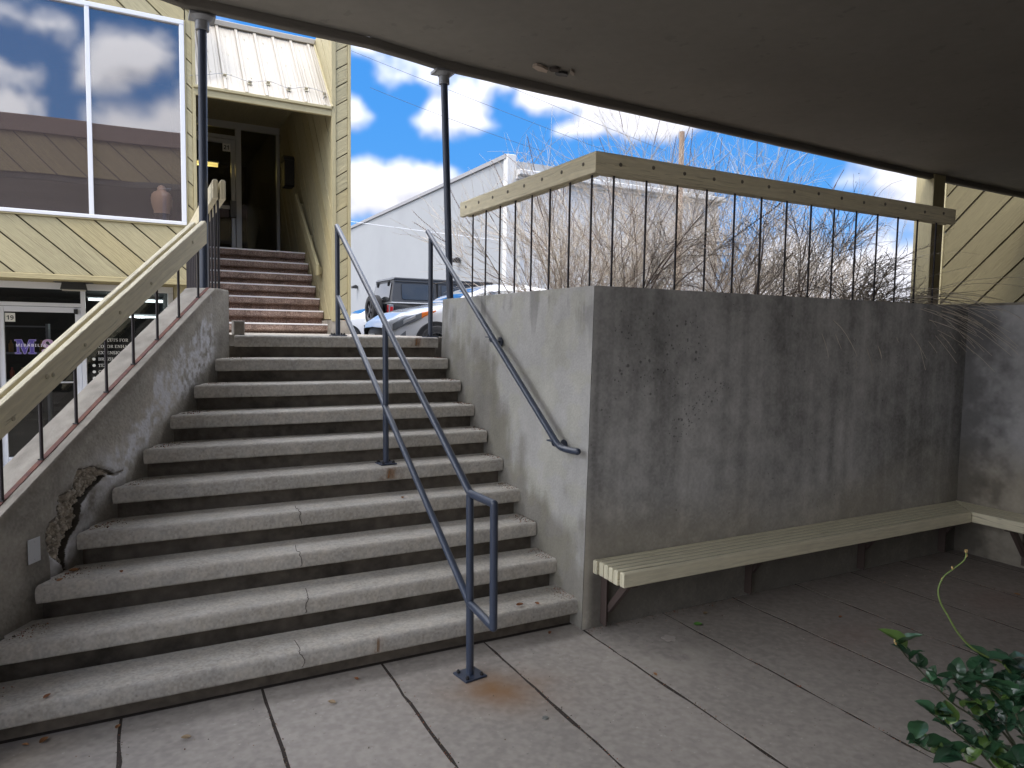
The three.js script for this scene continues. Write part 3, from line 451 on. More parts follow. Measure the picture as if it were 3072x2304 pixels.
{
  const g = thing('planter_guardrail', 'timber beam guardrail on dark bars around the top of the planter wall', 'guardrail');
  // beams: outer boards mitred at the corner, inner boards behind the bars
  const fb = (z0, z1, x0a, x0b, x1, y0, y1, off) => grainUV(slab([[x0a, z1], [x1, z1], [x1, z0], [x0b, z0]], y0, y1, 0.007, 2), [1, 0, 0], [off, off * 0.3]);
  mesh('beam', fb(-3.488, -3.45, 2.36, 2.398, 5.86, 2.655, 2.775, 0.2), M.railWood, g);
  mesh('beam', grainUV(slab([[2.36, -3.4505], [2.398, -3.4885], [2.398, -5.375], [2.36, -5.375]], 2.655, 2.775, 0.007, 2), [0, 0, 1], [0.7, 0.1]), M.railWood, g);
  mesh('beam', fb(-3.55, -3.512, 2.422, 2.46, 5.86, 2.66, 2.77, 0.5), M.railWood, g);
  mesh('beam', grainUV(slab([[2.422, -3.5125], [2.46, -3.5505], [2.46, -5.36], [2.422, -5.36]], 2.66, 2.77, 0.007, 2), [0, 0, 1], [1.7, 0.3]), M.railWood, g);
  for (let k = 0; k < 14; k++) { const x = 2.525 + 0.2435 * k; if (x > 5.8) break; mesh('baluster', rod([x, 1.99, -3.5], [x, 2.73, -3.5], 0.0068, 8), M.darkBar, g); }
  for (let k = 0; k < 8; k++) { const z = -3.56 - 0.2385 * k; mesh('baluster', rod([2.41, 1.99, z], [2.41, 2.73, z], 0.0068, 8), M.darkBar, g); }
  const wash = (x, y, z, ax) => { const a = new THREE.TorusGeometry(0.009, 0.003, 6, 14), b = new THREE.CylinderGeometry(0.006, 0.006, 0.008, 6).rotateX(Math.PI / 2); const q = join([a, b]); if (ax) q.rotateY(-Math.PI / 2); return q.translate(x, y, z); };
  for (let k = 0; k < 14; k++) { const x = 2.535 + 0.2432 * k; if (x < 5.8) mesh('bolt', wash(x, 2.722 + 0.006 * ((k * 5) % 3 - 1), -3.449), M.bolt, g); }
  for (let k = 0; k < 8; k++) mesh('bolt', wash(2.359, 2.722, -3.58 - 0.24 * k, 1), M.bolt, g);
}
// square timber post standing at the end of the planter wall
tag(mesh('timber_post', grainUV(box(9.72, 9.98, 1.0, 4.0, -6.3, -6.04, 0.01, 2), [0, 1, 0], [0.4, 0.2]), M.trim), 'square cream timber post beyond the right end of the planter guardrail', 'post');

// ---------------------------------------------------------------- right-hand building
{
  const b = thing('side_building', 'building at the right edge with wide cream diagonal boards behind the court wall', 'building');
  tag(mesh('court_wall', mapUV(box(5.95, 6.25, -0.1, 2.02, -3.75, 1.2), (x, y, z) => [(z + 3.36) / 4.6 + (x - 5.95), y / 2]), M.courtWall), 'blotchy pale concrete court wall at the right edge, behind the shorter bench', 'concrete wall');
  mesh('wall', box(12.64, 16, 1.0, 6.2, -7.6, 0.9), M.backing, b);
  boards(b, 'siding_board', [[-7.6, 1.2], [-3, 1.2], [-3, 4.6], [-7.6, 4.6]], [12.64, 0, 0], [0, 0, 1], [0, 1, 0], [-1, 0, 0], Math.PI / 4, 0.435, 0.03, 0.035, [M.sidingShaded ??= std({ map: wA.map, bumpMap: wA.bump, bumpScale: 0.005, roughness: 0.8, color: rgb(0.34, 0.32, 0.26) })], 141, 0.09);  // copy of the facade siding darkened to paint in shade on this wall
  mesh('corner_trim', grainUV(box(12.59, 12.65, 1.0, 4.9, -7.67, -7.605, 0.004), [0, 1, 0]), M.trim, b);
}

// ---------------------------------------------------------------- overhead walkway
{
  const w = thing('overhead_walkway', 'dark overhead walkway slab with a flat soffit and a lower front lip', 'walkway');
  mesh('soffit', grainUV(slab([[-2.7, -5.12], [0, -5.38], [0.36, -5.53], [1.66, -5.56], [2.3, -5.69], [3.8, -5.79], [5.18, -5.85], [6.8, -5.92], [9.55, -6.06], [14, -6.12], [14, 0.8], [-2.7, 0.8]], 4.0, 4.028), [1, 0, 0]), M.soffit, w);
  mesh('deck', box(-2.6, 14, 4.03, 4.3, -5.1, 0.75), M.lip, w);
  const lipZ = x => { const K = [[-2.7, -5.2], [0.0, -5.46], [0.19, -5.54], [0.36, -5.61], [1.66, -5.64], [2.3, -5.77], [3.8, -5.87], [5.18, -5.93], [6.8, -6.0], [9.55, -6.14], [14, -6.2]]; for (let i = 0; i + 1 < K.length; i++) if (x <= K[i + 1][0]) return lerp(K[i][1], K[i + 1][1], (x - K[i][0]) / (K[i + 1][0] - K[i][0])); return -6.2; };
  mesh('front_lip', sheet(240, 4, (u, v) => { const x = lerp(-2.7, 14, u), zz = lipZ(x) + 5.845; const q = [[-5.76, 4.0], [-5.76 + 0.004, 3.94], [-5.80, 3.934], [-5.845, 3.937], [-5.845, 4.035]][Math.round(v * 4)]; return [x, q[1] + 0.006 * (n3(x * 3, v * 4, 2) - 0.5), zz + q[0] + 0.004 * (n3(x * 6, v * 5, 6) - 0.5)]; }), M.lip, w);
  const pm = new THREE.Matrix4().makeBasis(V(-0.9963, 0, 0.0859), V(0, 1, 0), V(-0.0859, 0, -0.9963)).setPosition(6, 0, -5.985);
  mesh('parapet', box(0, 8.73, 4.05, 4.62, -0.08, -0.004).applyMatrix4(pm), M.backing, w);
  boards(w, 'siding_board', [[0, 4.03], [8.73, 4.03], [8.73, 4.62], [0, 4.62]], [6, 0, -5.985], [-0.9963, 0, 0.0859], [0, 1, 0], [-0.0859, 0, -0.9963], Math.PI / 4, 0.3, 0.014, 0.02, [M.parapetWood ??= std({ map: wA.map, bumpMap: wA.bump, bumpScale: 0.004, roughness: 0.8, color: rgb(0.62, 0.55, 0.5) })], 151);
  mesh('coping', grainUV(box(0, 8.73, 4.62, 4.86, -0.2, 0.07, 0.006), [1, 0, 0]).applyMatrix4(pm), M.coping = std({ color: rgb(0.17, 0.115, 0.09), roughness: 0.7 }), w);
  // peeled flake in the soffit
  const peel = (x, z, sx, sz, rot, mat) => { const r = rng(Math.floor(x * 1000)); const P = []; for (let k = 0; k < 11; k++) { const a = k / 11 * Math.PI * 2, q = 0.7 + 0.55 * r(); P.push([Math.cos(a) * sx * q, Math.sin(a) * sz * q]); } return mesh('peeled_patch', slab(P.reverse(), -0.02, 0).rotateX(0.12).rotateY(rot).translate(x, 3.998, z), mat, w); };
  peel(3.12, -5.42, 0.085, 0.05, 0.5, std({ color: rgb(0.42, 0.35, 0.29), roughness: 1 })); peel(3.33, -5.44, 0.05, 0.06, 1.2, M.black); peel(3.23, -5.38, 0.04, 0.05, 0.2, std({ color: rgb(0.06, 0.05, 0.045), roughness: 1 })); peel(3.4, -5.36, 0.05, 0.02, 0.9, std({ color: rgb(0.3, 0.26, 0.22), roughness: 1 }));
}
// unseen building behind the camera, its reach and dark tone set to block light
{
  const b = thing('unseen_rear_building', 'plain dark brown unseen building behind the court, placed to block light', 'building');
  mesh('wall', box(-3.4, 16, -0.1, 6.4, 2.2, 2.6), std({ color: rgb(0.1, 0.085, 0.07), roughness: 0.9, bumpMap: concreteBump, bumpScale: 0.004 }), b);
}
// steel posts under its edge
for (const [b, t, lab] of [[[0.455, 1.677, -5.66], [0.470, 3.938, -5.63], 'slate-blue steel post at the top of the left timber handrail'], [[2.465, 1.677, -5.78], [2.365, 3.937, -5.76], 'slate-blue leaning steel post behind the end of the planter wall']]) {
  const g = thing('steel_post', lab, 'post', b), d = [t[0] - b[0], t[1] - b[1], t[2] - b[2]], at = k => d.map(q => q * k);
  mesh('pipe', rod([0, 0, 0], at(0.965), 0.03, 18), M.steel, g);
  mesh('collar', [rod(at(0.95), at(0.982), 0.046, 18), rod(at(0.978), at(0.99), 0.052, 18, 0.075)], M.galv, g);
  mesh('top_plate', box(d[0] - 0.085, d[0] + 0.085, d[1] - 0.024, d[1] - 0.002, -0.075, 0.075, 0.004), M.galv, g);
}
// ================================================================ LEFT BUILDING
const ZF = -9.2;
const textTex = (w, h, draw) => { const c = document.createElement('canvas'); c.width = w; c.height = h; const x = c.getContext('2d'); draw(x, w, h); const t = new THREE.CanvasTexture(c); t.colorSpace = THREE.SRGBColorSpace; t.anisotropy = 8; return t; };
const plane = (x0, x1, y0, y1, z) => new THREE.PlaneGeometry(x1 - x0, y1 - y0).translate((x0 + x1) / 2, (y0 + y1) / 2, z);
const room = (x0, x1, y0, y1, z0, z1, t = 0.06) => [box(x0 - t, x0, y0, y1, z0, z1), box(x1, x1 + t, y0, y1, z0, z1), box(x0 - t, x1 + t, y0 - t, y0, z0, z1), box(x0 - t, x1 + t, y1, y1 + t, z0, z1), box(x0 - t, x1 + t, y0 - t, y1 + t, z0 - t, z0)];
const SID = [M.siding, M.siding, M.sidingB, M.sidingC];
{
  const b = thing('main_building', 'cream two-storey building with diagonal boards, big upper window and roofed stair entry', 'building');
  // wall backing round the upper window
  const win = { x0: -4.2, x1: 0.545, y0: 2.935, y1: 5.19 };
  mesh('wall', [box(-5, 0.66, 2.27, win.y0, -9.36, -9.226), box(-5, 0.66, win.y1, 6.0, -9.36, -9.226), box(win.x1, 0.66, win.y0, win.y1, -9.36, -9.226), box(-5, win.x0, win.y0, win.y1, -9.36, -9.226), box(0.60, 0.66, 1.6, 6, -13, -9.36), box(-5, 0.6, 5.55, 5.9, -13, -9.36), box(-5.1, -5, -0.1, 6, -15, -9.226), box(-5, 2.3, 5.7, 6.2, -17.2, -13)], M.backing, b);
  const F = [[0, 0, ZF - 0.024], [1, 0, 0], [0, 1, 0], [0, 0, 1]];
  const dn = -Math.PI / 4.35;
  boards(b, 'siding_board', [[-4.9, 2.285], [0.575, 2.285], [0.575, 2.895], [-4.9, 2.895]], ...F, dn, 0.238, 0.015, 0.024, SID, 201, 0.03);
  boards(b, 'siding_board', [[-4.9, 5.235], [0.575, 5.235], [0.575, 5.95], [-4.9, 5.95]], ...F, dn, 0.238, 0.015, 0.024, SID, 202, 0.11);
  boards(b, 'siding_board', [[0.588, 2.285], [0.648, 2.285], [0.648, 5.95], [0.588, 5.95]], ...F, dn, 0.208, 0.011, 0.02, SID, 203, 0.05);
  mesh('corner_trim', grainUV(box(0.65, 0.686, 1.68, 5.95, -9.3, -9.192, 0.004), [0, 1, 0]), M.trim, b);
  mesh('lower_trim', [grainUV(box(-5, 0.65, 2.225, 2.284, -9.26, -9.19, 0.005), [1, 0, 0]), grainUV(box(0.588, 0.65, 1.68, 2.224, -9.28, -9.2, 0.003), [0, 1, 0])], M.sidingC, b);
  mesh('window_casing', [grainUV(box(-4.4, 0.585, 2.897, 2.914, -9.225, -9.186, 0.003), [1, 0, 0]), grainUV(box(0.573, 0.587, 2.914, 5.235, -9.225, -9.19, 0.003), [0, 1, 0])], M.trim, b);
  // upper window: white frame, mullions, mirrored panes
  const wf = mesh('window', [box(win.x0, 0.57, 2.915, 2.955, -9.25, -9.178, 0.004), box(win.x0, 0.57, 5.175, 5.225, -9.25, -9.178, 0.004), box(0.52, 0.57, 2.955, 5.175, -9.25, -9.18, 0.004), box(-0.408, -0.362, 2.955, 5.175, -9.25, -9.18, 0.004), box(-1.34, -1.294, 2.955, 5.175, -9.25, -9.18, 0.004), box(-2.27, -2.224, 2.955, 5.175, -9.25, -9.18, 0.004), box(-4.2, -4.15, 2.955, 5.175, -9.25, -9.18, 0.004)], M.whiteFrame, b);
  const px = [[-0.362, 0.52], [-1.294, -0.408], [-2.224, -1.34], [-4.15, -2.27]];
  px.forEach(([x0, x1], i) => { // slightly bowed panes, as tall plate glass is
    const g = sheet(24, 40, (u, v) => [lerp(x0, x1, u), lerp(2.955, 5.175, v), -9.215 + 0.0016 * Math.sin(u * 3.1) * Math.sin(v * 3.1) * (i % 2 ? 1 : -0.6) + 0.0005 * Math.sin(v * 9 + i)]); mesh('pane', g, M.glassFilm, wf);
  });
  mesh('upper_room', room(-4.9, 0.58, 2.86, 5.5, -12.6, -9.37), M.room, b);
  // overhang soffit, recess side, shop front
  mesh('overhang_soffit', grainUV(box(-5, 0.46, 2.245, 2.27, -10.26, -9.262), [1, 0, 0]), M.sidingC, b);
  mesh('recess_wall', [grainUV(box(0.46, 0.6, -0.05, 2.27, -10.3, -9.27), [0, 1, 0])], M.sidingC, b);
  const sf = mesh('shop_front', [box(-5, 0.458, 2.165, 2.244, -10.26, -10.18, 0.004), box(-0.568, -0.518, 0, 2.164, -10.26, -10.175, 0.004), box(0.392, 0.456, 0, 2.164, -10.26, -10.18, 0.004), box(-1.46, -1.405, 0, 2.164, -10.26, -10.178, 0.004), box(-1.404, -0.569, 1.955, 2.0, -10.26, -10.18, 0.004), box(-0.517, 0.391, 0, 0.14, -10.26, -10.18, 0.004), box(-5, -1.461, 0, 0.14, -10.26, -10.18, 0.004)], M.whiteFrame, b);
  mesh('pane', plane(-1.404, -0.569, 2.0, 2.164, -10.22), M.glass, sf); mesh('pane', plane(-0.517, 0.391, 0.14, 2.164, -10.22), M.glass, sf); mesh('pane', plane(-5, -1.461, 0.14, 2.164, -10.22), M.glass, sf);
  const dr = mesh('shop_door', [box(-1.402, -1.345, 0.01, 1.95, -10.25, -10.2, 0.004), box(-0.63, -0.572, 0.01, 1.95, -10.25, -10.2, 0.004), box(-1.344, -0.631, 1.885, 1.95, -10.25, -10.2, 0.004), box(-1.344, -0.631, 0.01, 0.15, -10.25, -10.2, 0.004)], M.whiteFrame, b);
  mesh('pane', plane(-1.344, -0.631, 0.15, 1.885, -10.228), M.glass, dr);
  mesh('push_bar', rod([-1.34, 1.04, -10.17], [-0.635, 1.04, -10.17], 0.011, 10), M.alu, dr);
  mesh('closer', box(-0.64, -0.6, 1.87, 1.93, -10.198, -10.16, 0.004), M.darkMetal, dr);
  mesh('shop_room', room(-4.9, 0.44, 0.005, 2.24, -15.5, -10.3), M.shopRoom, b);
  // lettering
  const numTex = n => textTex(256, 256, (x, w, h) => { x.fillStyle = '#e4e2d8'; x.fillRect(0, 0, w, h); x.fillStyle = '#15140f'; x.font = 'bold 176px sans-serif'; x.textAlign = 'center'; x.textBaseline = 'middle'; x.fillText(n, w / 2, h / 2 + 8); });
  mesh('number_plate', box(-1.338, -1.238, 1.765, 1.868, -10.2255, -10.2215), std({ map: numTex('19'), roughness: 0.5 }), dr);
  const decal = (x0, x1, y0, y1, z, t) => mesh('lettering', plane(x0, x1, y0, y1, z), std({ map: t, transparent: true, roughness: 0.6, side: THREE.DoubleSide }), sf);
  decal(-1.30, -0.66, 1.27, 1.68, -10.224, textTex(1024, 656, (x, w, h) => {
    x.clearRect(0, 0, w, h); x.textBaseline = 'alphabetic'; x.lineJoin = 'round'; x.font = 'bold 372px serif'; x.lineWidth = 12; x.strokeStyle = '#b9aee6'; x.strokeText('M', 70, 470); x.fillStyle = '#574a9e'; x.fillText('M', 70, 470);
    x.strokeStyle = '#e6cfe0'; x.strokeText('S', 500, 470); x.fillStyle = '#b795bd'; x.fillText('S', 500, 470);
    x.font = '600 74px sans-serif'; x.fillStyle = '#e6e4ee'; let cx = 92; for (const ch of 'MIRABILIA') { x.fillText(ch, cx, 335); cx += x.measureText(ch).width + 13; }
  }));
  decal(-0.50, 0.38, 0.62, 1.66, -10.217, textTex(1024, 1210, (x, w, h) => {
    x.clearRect(0, 0, w, h); x.fillStyle = '#e8e8e4'; x.textBaseline = 'alphabetic'; x.font = '58px serif';
    ['CUTS FOR', 'COLOR ENHANCE', 'EXTENSIONS', 'BRAZILIAN', 'TEXTURE', 'CHE', 'C'].forEach((s, i) => { const y = 140 + i * 92; x.fillText(s, i === 0 ? 232 : 118, y); if (i > 2) { x.beginPath(); x.arc(66, y - 20, 21, 0, 7); x.fill(); } });
  }));
  // ---- roofed stair entry
  mesh('entry_side', [grainUV(box(0.66, 0.72, 1.6, 5.2, -12.95, -9.85), [0, 0, 1])], M.siding, b);
  mesh('entry_ceiling', grainUV(box(0.72, 2.27, 5.16, 5.2, -12.95, -9.9), [0, 0, 1]), M.sidingB, b);
  mesh('entry_floor', grainUV(box(0.72, 2.27, 2.6, 2.862, -12.95, -11.02), [1, 0, 0]), M.carpet, b);
  const ef = mesh('entry_front', [box(0.72, 2.27, 5.05, 5.16, -12.95, -12.88, 0.004), box(1.555, 1.645, 2.862, 5.05, -12.95, -12.87, 0.004), box(2.215, 2.268, 2.862, 5.05, -12.95, -12.87, 0.004), box(0.72, 0.78, 2.862, 5.05, -12.95, -12.87, 0.004), box(0.78, 1.555, 4.87, 4.93, -12.95, -12.88, 0.004)], M.alu, b);
  mesh('pane', plane(1.645, 2.215, 2.87, 5.05, -12.91), M.glass, ef); mesh('pane', plane(0.78, 1.555, 4.93, 5.05, -12.91), M.glass, ef);
  const ed = mesh('entry_door', [box(0.785, 0.85, 2.87, 4.86, -12.945, -12.885, 0.004), box(1.485, 1.55, 2.87, 4.86, -12.945, -12.885, 0.004), box(0.85, 1.485, 4.80, 4.86, -12.945, -12.885, 0.004), box(0.85, 1.485, 2.87, 3.0, -12.945, -12.885, 0.004), box(0.85, 1.485, 3.72, 3.78, -12.945, -12.885, 0.004)], M.alu, b);
  mesh('pane', plane(0.85, 1.485, 3.0, 4.8, -12.92), M.glass, ed);
  mesh('handle', box(1.46, 1.56, 3.58, 3.86, -12.884, -12.83, 0.008), M.galv, ed);
  mesh('number_plate', [box(1.36, 1.485, 4.67, 4.81, -12.917, -12.912)], std({ map: numTex('21'), roughness: 0.5 }), ed);
  mesh('entry_room', room(0.74, 2.28, 2.86, 5.3, -17, -13.0), M.room, b);
  // right wing wall: inner boards, face boards, trims, footing
  mesh('wing_wall', [box(2.295, 2.468, 1.86, 5.72, -13.6, -9.225), box(2.46, 2.5, 1.86, 5.72, -13.6, -13.5)], M.backing, b);
  boards(b, 'siding_board', [[-12.95, 1.87], [-9.24, 1.87], [-9.24, 5.7], [-12.95, 5.7]], [2.294, 0, 0], [0, 0, 1], [0, 1, 0], [-1, 0, 0], -Math.PI / 3.35, 0.232, 0.02, 0.022, [M.siding, M.sidingC], 211, 0.02);
  boards(b, 'siding_board', [[2.312, 1.88], [2.462, 1.88], [2.462, 5.7], [2.312, 5.7]], [0, 0, -9.224], [1, 0, 0], [0, 1, 0], [0, 0, 1], Math.PI / 5.2, 0.183, 0.011, 0.02, SID, 212, 0.06);
  boards(b, 'siding_board', [[-13.6, 1.87], [-9.24, 1.87], [-9.24, 5.7], [-13.6, 5.7]], [2.47, 0, 0], [0, 0, 1], [0, 1, 0], [1, 0, 0], Math.PI / 4, 0.236, 0.01, 0.02, [M.siding], 213);
  mesh('corner_trim', [grainUV(box(2.256, 2.31, 1.84, 5.72, -9.245, -9.188, 0.004), [0, 1, 0])], M.trim, b); mesh('corner_trim', [grainUV(box(2.464, 2.502, 1.84, 5.72, -9.245, -9.19, 0.004), [0, 1, 0])], M.trim, b);
  mesh('footing', grainUV(box(2.25, 2.50, 1.1, 1.855, -13.6, -9.196, 0.006), [0, 1, 0]), M.plainConcrete, b);
  // eave, fascia and ribbed metal roof
  const SL = Math.hypot(1.0, 1.1), ang = Math.atan2(1.1, 1.0);
  mesh('fascia', grainUV(box(0.66, 2.255, 4.42, 4.5, -9.24, -9.19, 0.004), [1, 0, 0]), M.trim, b);
  mesh('eave_trim', grainUV(box(0.66, 2.255, 4.5, 4.535, -9.27, -9.172, 0.004), [1, 0, 0]), M.trim, b);
  const rib = u => { const q = ((u * 1000) % 232 + 232) % 232; const k = Math.abs(q - 116); let h = sstep(26, 14, k) * 0.02; for (const e of [42, 78]) h = Math.max(h, sstep(9, 4, Math.abs(k - e)) * 0.004); return h; };
  const onRoof = (x, v, h) => [x, 4.53 + v * Math.sin(ang) + h * Math.cos(ang), -9.19 - v * Math.cos(ang) + h * Math.sin(ang)];
  const rf = mesh('metal_roof', [sheet(400, 2, (u, v) => { const x = lerp(0.66, 2.262, u); return onRoof(x, v * SL, rib(x + 0.03)); }), sheet(400, 1, (u, v) => { const x = lerp(0.66, 2.262, u); return onRoof(x, 0, v ? rib(x + 0.03) : -0.012); })], M.roofMetal, b);
  mesh('ridge_cap', box(0.66, 2.262, 5.62, 5.69, -10.25, -10.14, 0.006), M.roofMetal, rf); mesh('roof_edge', pipe([onRoof(2.262, 0, 0.012), onRoof(2.262, SL, 0.012)], 0.016, 8), M.trim, rf);
  const wire = []; [[0.80, 0.20], [1.02, 0.27], [1.30, 0.215], [1.52, 0.275], [1.76, 0.22], [1.98, 0.285], [2.2, 0.235]].forEach(([x, v], i) => { const g = join([box(-0.022, 0.022, 0, 0.012, -0.03, 0.03, 0.003), box(-0.02, 0.02, 0.01, 0.045, -0.004, 0.004, 0.002)]).rotateX(ang).translate(...onRoof(x, v, 0.004)); mesh('snow_clip', g, M.clip ??= std({ color: rgb(0.55, 0.5, 0.36), roughness: 0.3 }), rf); wire.push(onRoof(x, v + (i % 2 ? 0.01 : -0.015), 0.04)); });
  mesh('heat_wire', tube([[0.62, 4.62, -9.17], ...wire, onRoof(2.16, 0.12, 0.02)], 0.0035, 80, 5), M.galv, rf);
  for (let r2 = 0; r2 < 3; r2++) for (let k = 0; k < 6; k++) mesh('screw', new THREE.CylinderGeometry(0.006, 0.007, 0.008, 8).rotateX(ang).translate(...onRoof(0.87 + 0.232 * k, 0.35 + 0.45 * r2, 0.006)), M.clip, rf);
  mesh('chimney', box(0.98, 1.2, 5.6, 8.4, -15.8, -15.5, 0.01), std({ color: rgb(0.24, 0.11, 0.06), roughness: 0.9 }), b);
}
// fittings on the building
{
  const t = thing('soffit_light', 'black wedge-shaped light fitting under the building overhang beside the shop door', 'light fitting', [-0.62, 2.244, -10.0]);
  mesh('housing', prism([[-0.135, -0.085], [0.135, -0.085], [0.115, 0], [-0.115, 0]], 0.2, 0.006).translate(0, 0, -0.1), M.darkMetal, t);
  mesh('lens', box(-0.12, 0.12, -0.1, -0.086, -0.09, 0.09, 0.006), std({ color: rgb(0.5, 0.48, 0.42), roughness: 0.35 }), t);
  mesh('mounting_plate', box(-0.2, 0.2, -0.004, 0, -0.13, 0.13), M.darkMetal, t);
}
{
  const t = thing('mailbox', 'black rounded metal mailbox on the inner wall of the stair entry', 'mailbox', [2.19, 3.96, -11.75]);
  mesh('box_body', prism([[-0.13, 0.02], [-0.10, 0], [0.10, 0], [0.13, 0.02], [0.13, 0.4], [-0.13, 0.4]], 0.15, 0.008).rotateY(Math.PI / 2).translate(-0.07, 0, 0), M.black, t);
  mesh('lid', prism([[-0.14, 0.4], [0.14, 0.4], [0.13, 0.44], [0.07, 0.48], [-0.07, 0.48], [-0.13, 0.44]], 0.17, 0.006).rotateY(Math.PI / 2).translate(-0.08, 0, 0), M.darkMetal, t);
}
{
  const t = thing('entry_handrail', 'sloping cream board handrail fixed to the inner entry wall', 'handrail', [2.2, 0, 0]);
  mesh('board', grainUV(prism([[9.72, 2.46], [9.72, 2.60], [11.12, 3.76], [11.16, 3.66], [9.80, 2.46]].map(p => [p[0], p[1]]).reverse(), 0.04, 0.006).rotateY(Math.PI / 2).translate(-0.02, 0, 0), [0, 0.66, -0.75]), M.trim, t);
  for (const [y, z] of [[2.53, -9.86], [3.02, -10.42], [3.55, -11.02]]) mesh('bracket_block', box(0.02, 0.075, y - 0.05, y + 0.05, z - 0.05, z + 0.05, 0.004), M.trim, t);
}
{
  const t = thing('carpeted_stairs', 'brown carpeted stairs with pale metal nosings leading up to door 21', 'stairs');
  for (let n = 0; n < 7; n++) {
    const y = 1.80 + 0.177 * n, z = n ? -9.45 - 0.232 * n : -9.40, zb = z - 0.3, xr = 2.262 - 0.003 * (n % 2);
    const pr = [[z - 0.33, y], [z - 0.02, y], [z - 0.006, y - 0.006], [z, y - 0.02], [z + 0.001, y - 0.075], [z - 0.008, y - 0.092], [z - 0.024, y - 0.098], [z - 0.33, y - 0.098]].map(p => [-p[0], p[1]]);
    mesh('tread', grainUV(prism(pr.reverse(), xr - 0.722).rotateY(Math.PI / 2).translate(0.722, 0, 0), [1, 0, 0]), M.carpet, t);
    mesh('riser', grainUV(box(0.722, xr, y - 0.2, y - 0.097, z - 0.3, z - 0.045), [1, 0, 0]), M.carpetDark ??= (() => { const m = M.carpet.clone(); m.color = rgb(0.85, 0.8, 0.78); return m; })(), t);
    mesh('nosing', box(0.722, xr + 0.004, y - 0.013, y + 0.006, z - 0.035, z + 0.005, 0.004, 2), M.nosing, t);
  }
}
{ // acorn globe seen through the upper window
  const t = thing('globe_lamp', 'beige acorn-shaped lamp globe standing behind the upper window', 'lamp', [0.322, 2.93, -9.52]);
  const pr = [[0.001, 0], [0.07, 0], [0.075, 0.12], [0.088, 0.14], [0.088, 0.17], [0.112, 0.25], [0.118, 0.31], [0.108, 0.36], [0.085, 0.392], [0.055, 0.405], [0.045, 0.425], [0.05, 0.437], [0.034, 0.462], [0.012, 0.475], [0.001, 0.477]].map(p => new THREE.Vector2(p[0], p[1]));
  mesh('globe', new THREE.LatheGeometry(pr.slice(3), 40), std({ color: rgb(0.97, 0.84, 0.56), roughness: 0.4 }), t); mesh('base', new THREE.LatheGeometry(pr.slice(0, 4), 30), M.darkMetal, t);
}
// tube lamps seen lit behind the glass
const tubeLamp = (label, x0, x1, y, z, col, e, I, wd) => {
  const t = thing('tube_light', label, 'light', [(x0 + x1) / 2, y, z]), L = (x1 - x0) / 2;
  mesh('tube', rod([-L, 0, 0], [L, 0, 0], wd, 10), std({ color: rgb(0.9, 0.9, 0.9), emissive: col, emissiveIntensity: e, roughness: 0.5 }), t); mesh('housing', box(-L - 0.02, L + 0.02, wd + 0.004, wd + 0.03, -0.06, 0.06), M.whiteFrame, t);
  const p = new THREE.PointLight(col, I, 0, 2); p.position.set(0, -wd - 0.05, 0.02); p.castShadow = true; p.shadow.radius = 2; t.add(p); p.name = 'lamp_light';
};
tubeLamp('white fluorescent tube high on the shop ceiling, right of the door', -0.62, 0.43, 2.15, -13.0, rgb(0.9, 1, 0.98), 0.9, 0.2, 0.022);
tubeLamp('white fluorescent tube hanging lower and deeper in the shop', -0.2, 0.40, 1.9, -13.6, rgb(0.9, 1, 0.98), 0.8, 0.15, 0.016);
tubeLamp('yellow tube light glowing behind door 21', 0.95, 1.49, 4.86, -15.0, rgb(1, 0.72, 0.2), 0.45, 0.08, 0.035);
{
  const t = thing('shop_shelf', 'dark shelf with red and amber bottles inside the shop behind the door glass', 'shelf', [-1.5, 0, -11.9]);
  mesh('frame', [box(-0.45, -0.42, 0.01, 1.75, -0.15, 0.15), box(0.42, 0.45, 0.01, 1.75, -0.15, 0.15), box(-0.42, 0.42, 0.95, 0.97, -0.15, 0.15), box(-0.42, 0.42, 1.33, 1.35, -0.15, 0.15), box(-0.42, 0.42, 1.7, 1.72, -0.15, 0.15)], M.galv, t);
  const r = rng(221); for (let k = 0; k < 14; k++) mesh('bottle', new THREE.LatheGeometry([[0.001, 0], [0.028, 0], [0.03, 0.11], [0.012, 0.14], [0.012, 0.17], [0.001, 0.17]].map(p => new THREE.Vector2(...p)), 10).translate(-0.36 + (k % 7) * 0.12, k < 7 ? 0.972 : 1.352, (r() - 0.5) * 0.1), std({ color: [rgb(0.4, 0.05, 0.03), rgb(0.4, 0.2, 0.05), rgb(0.3, 0.3, 0.32)][k % 3], roughness: 0.4 }), t);
}
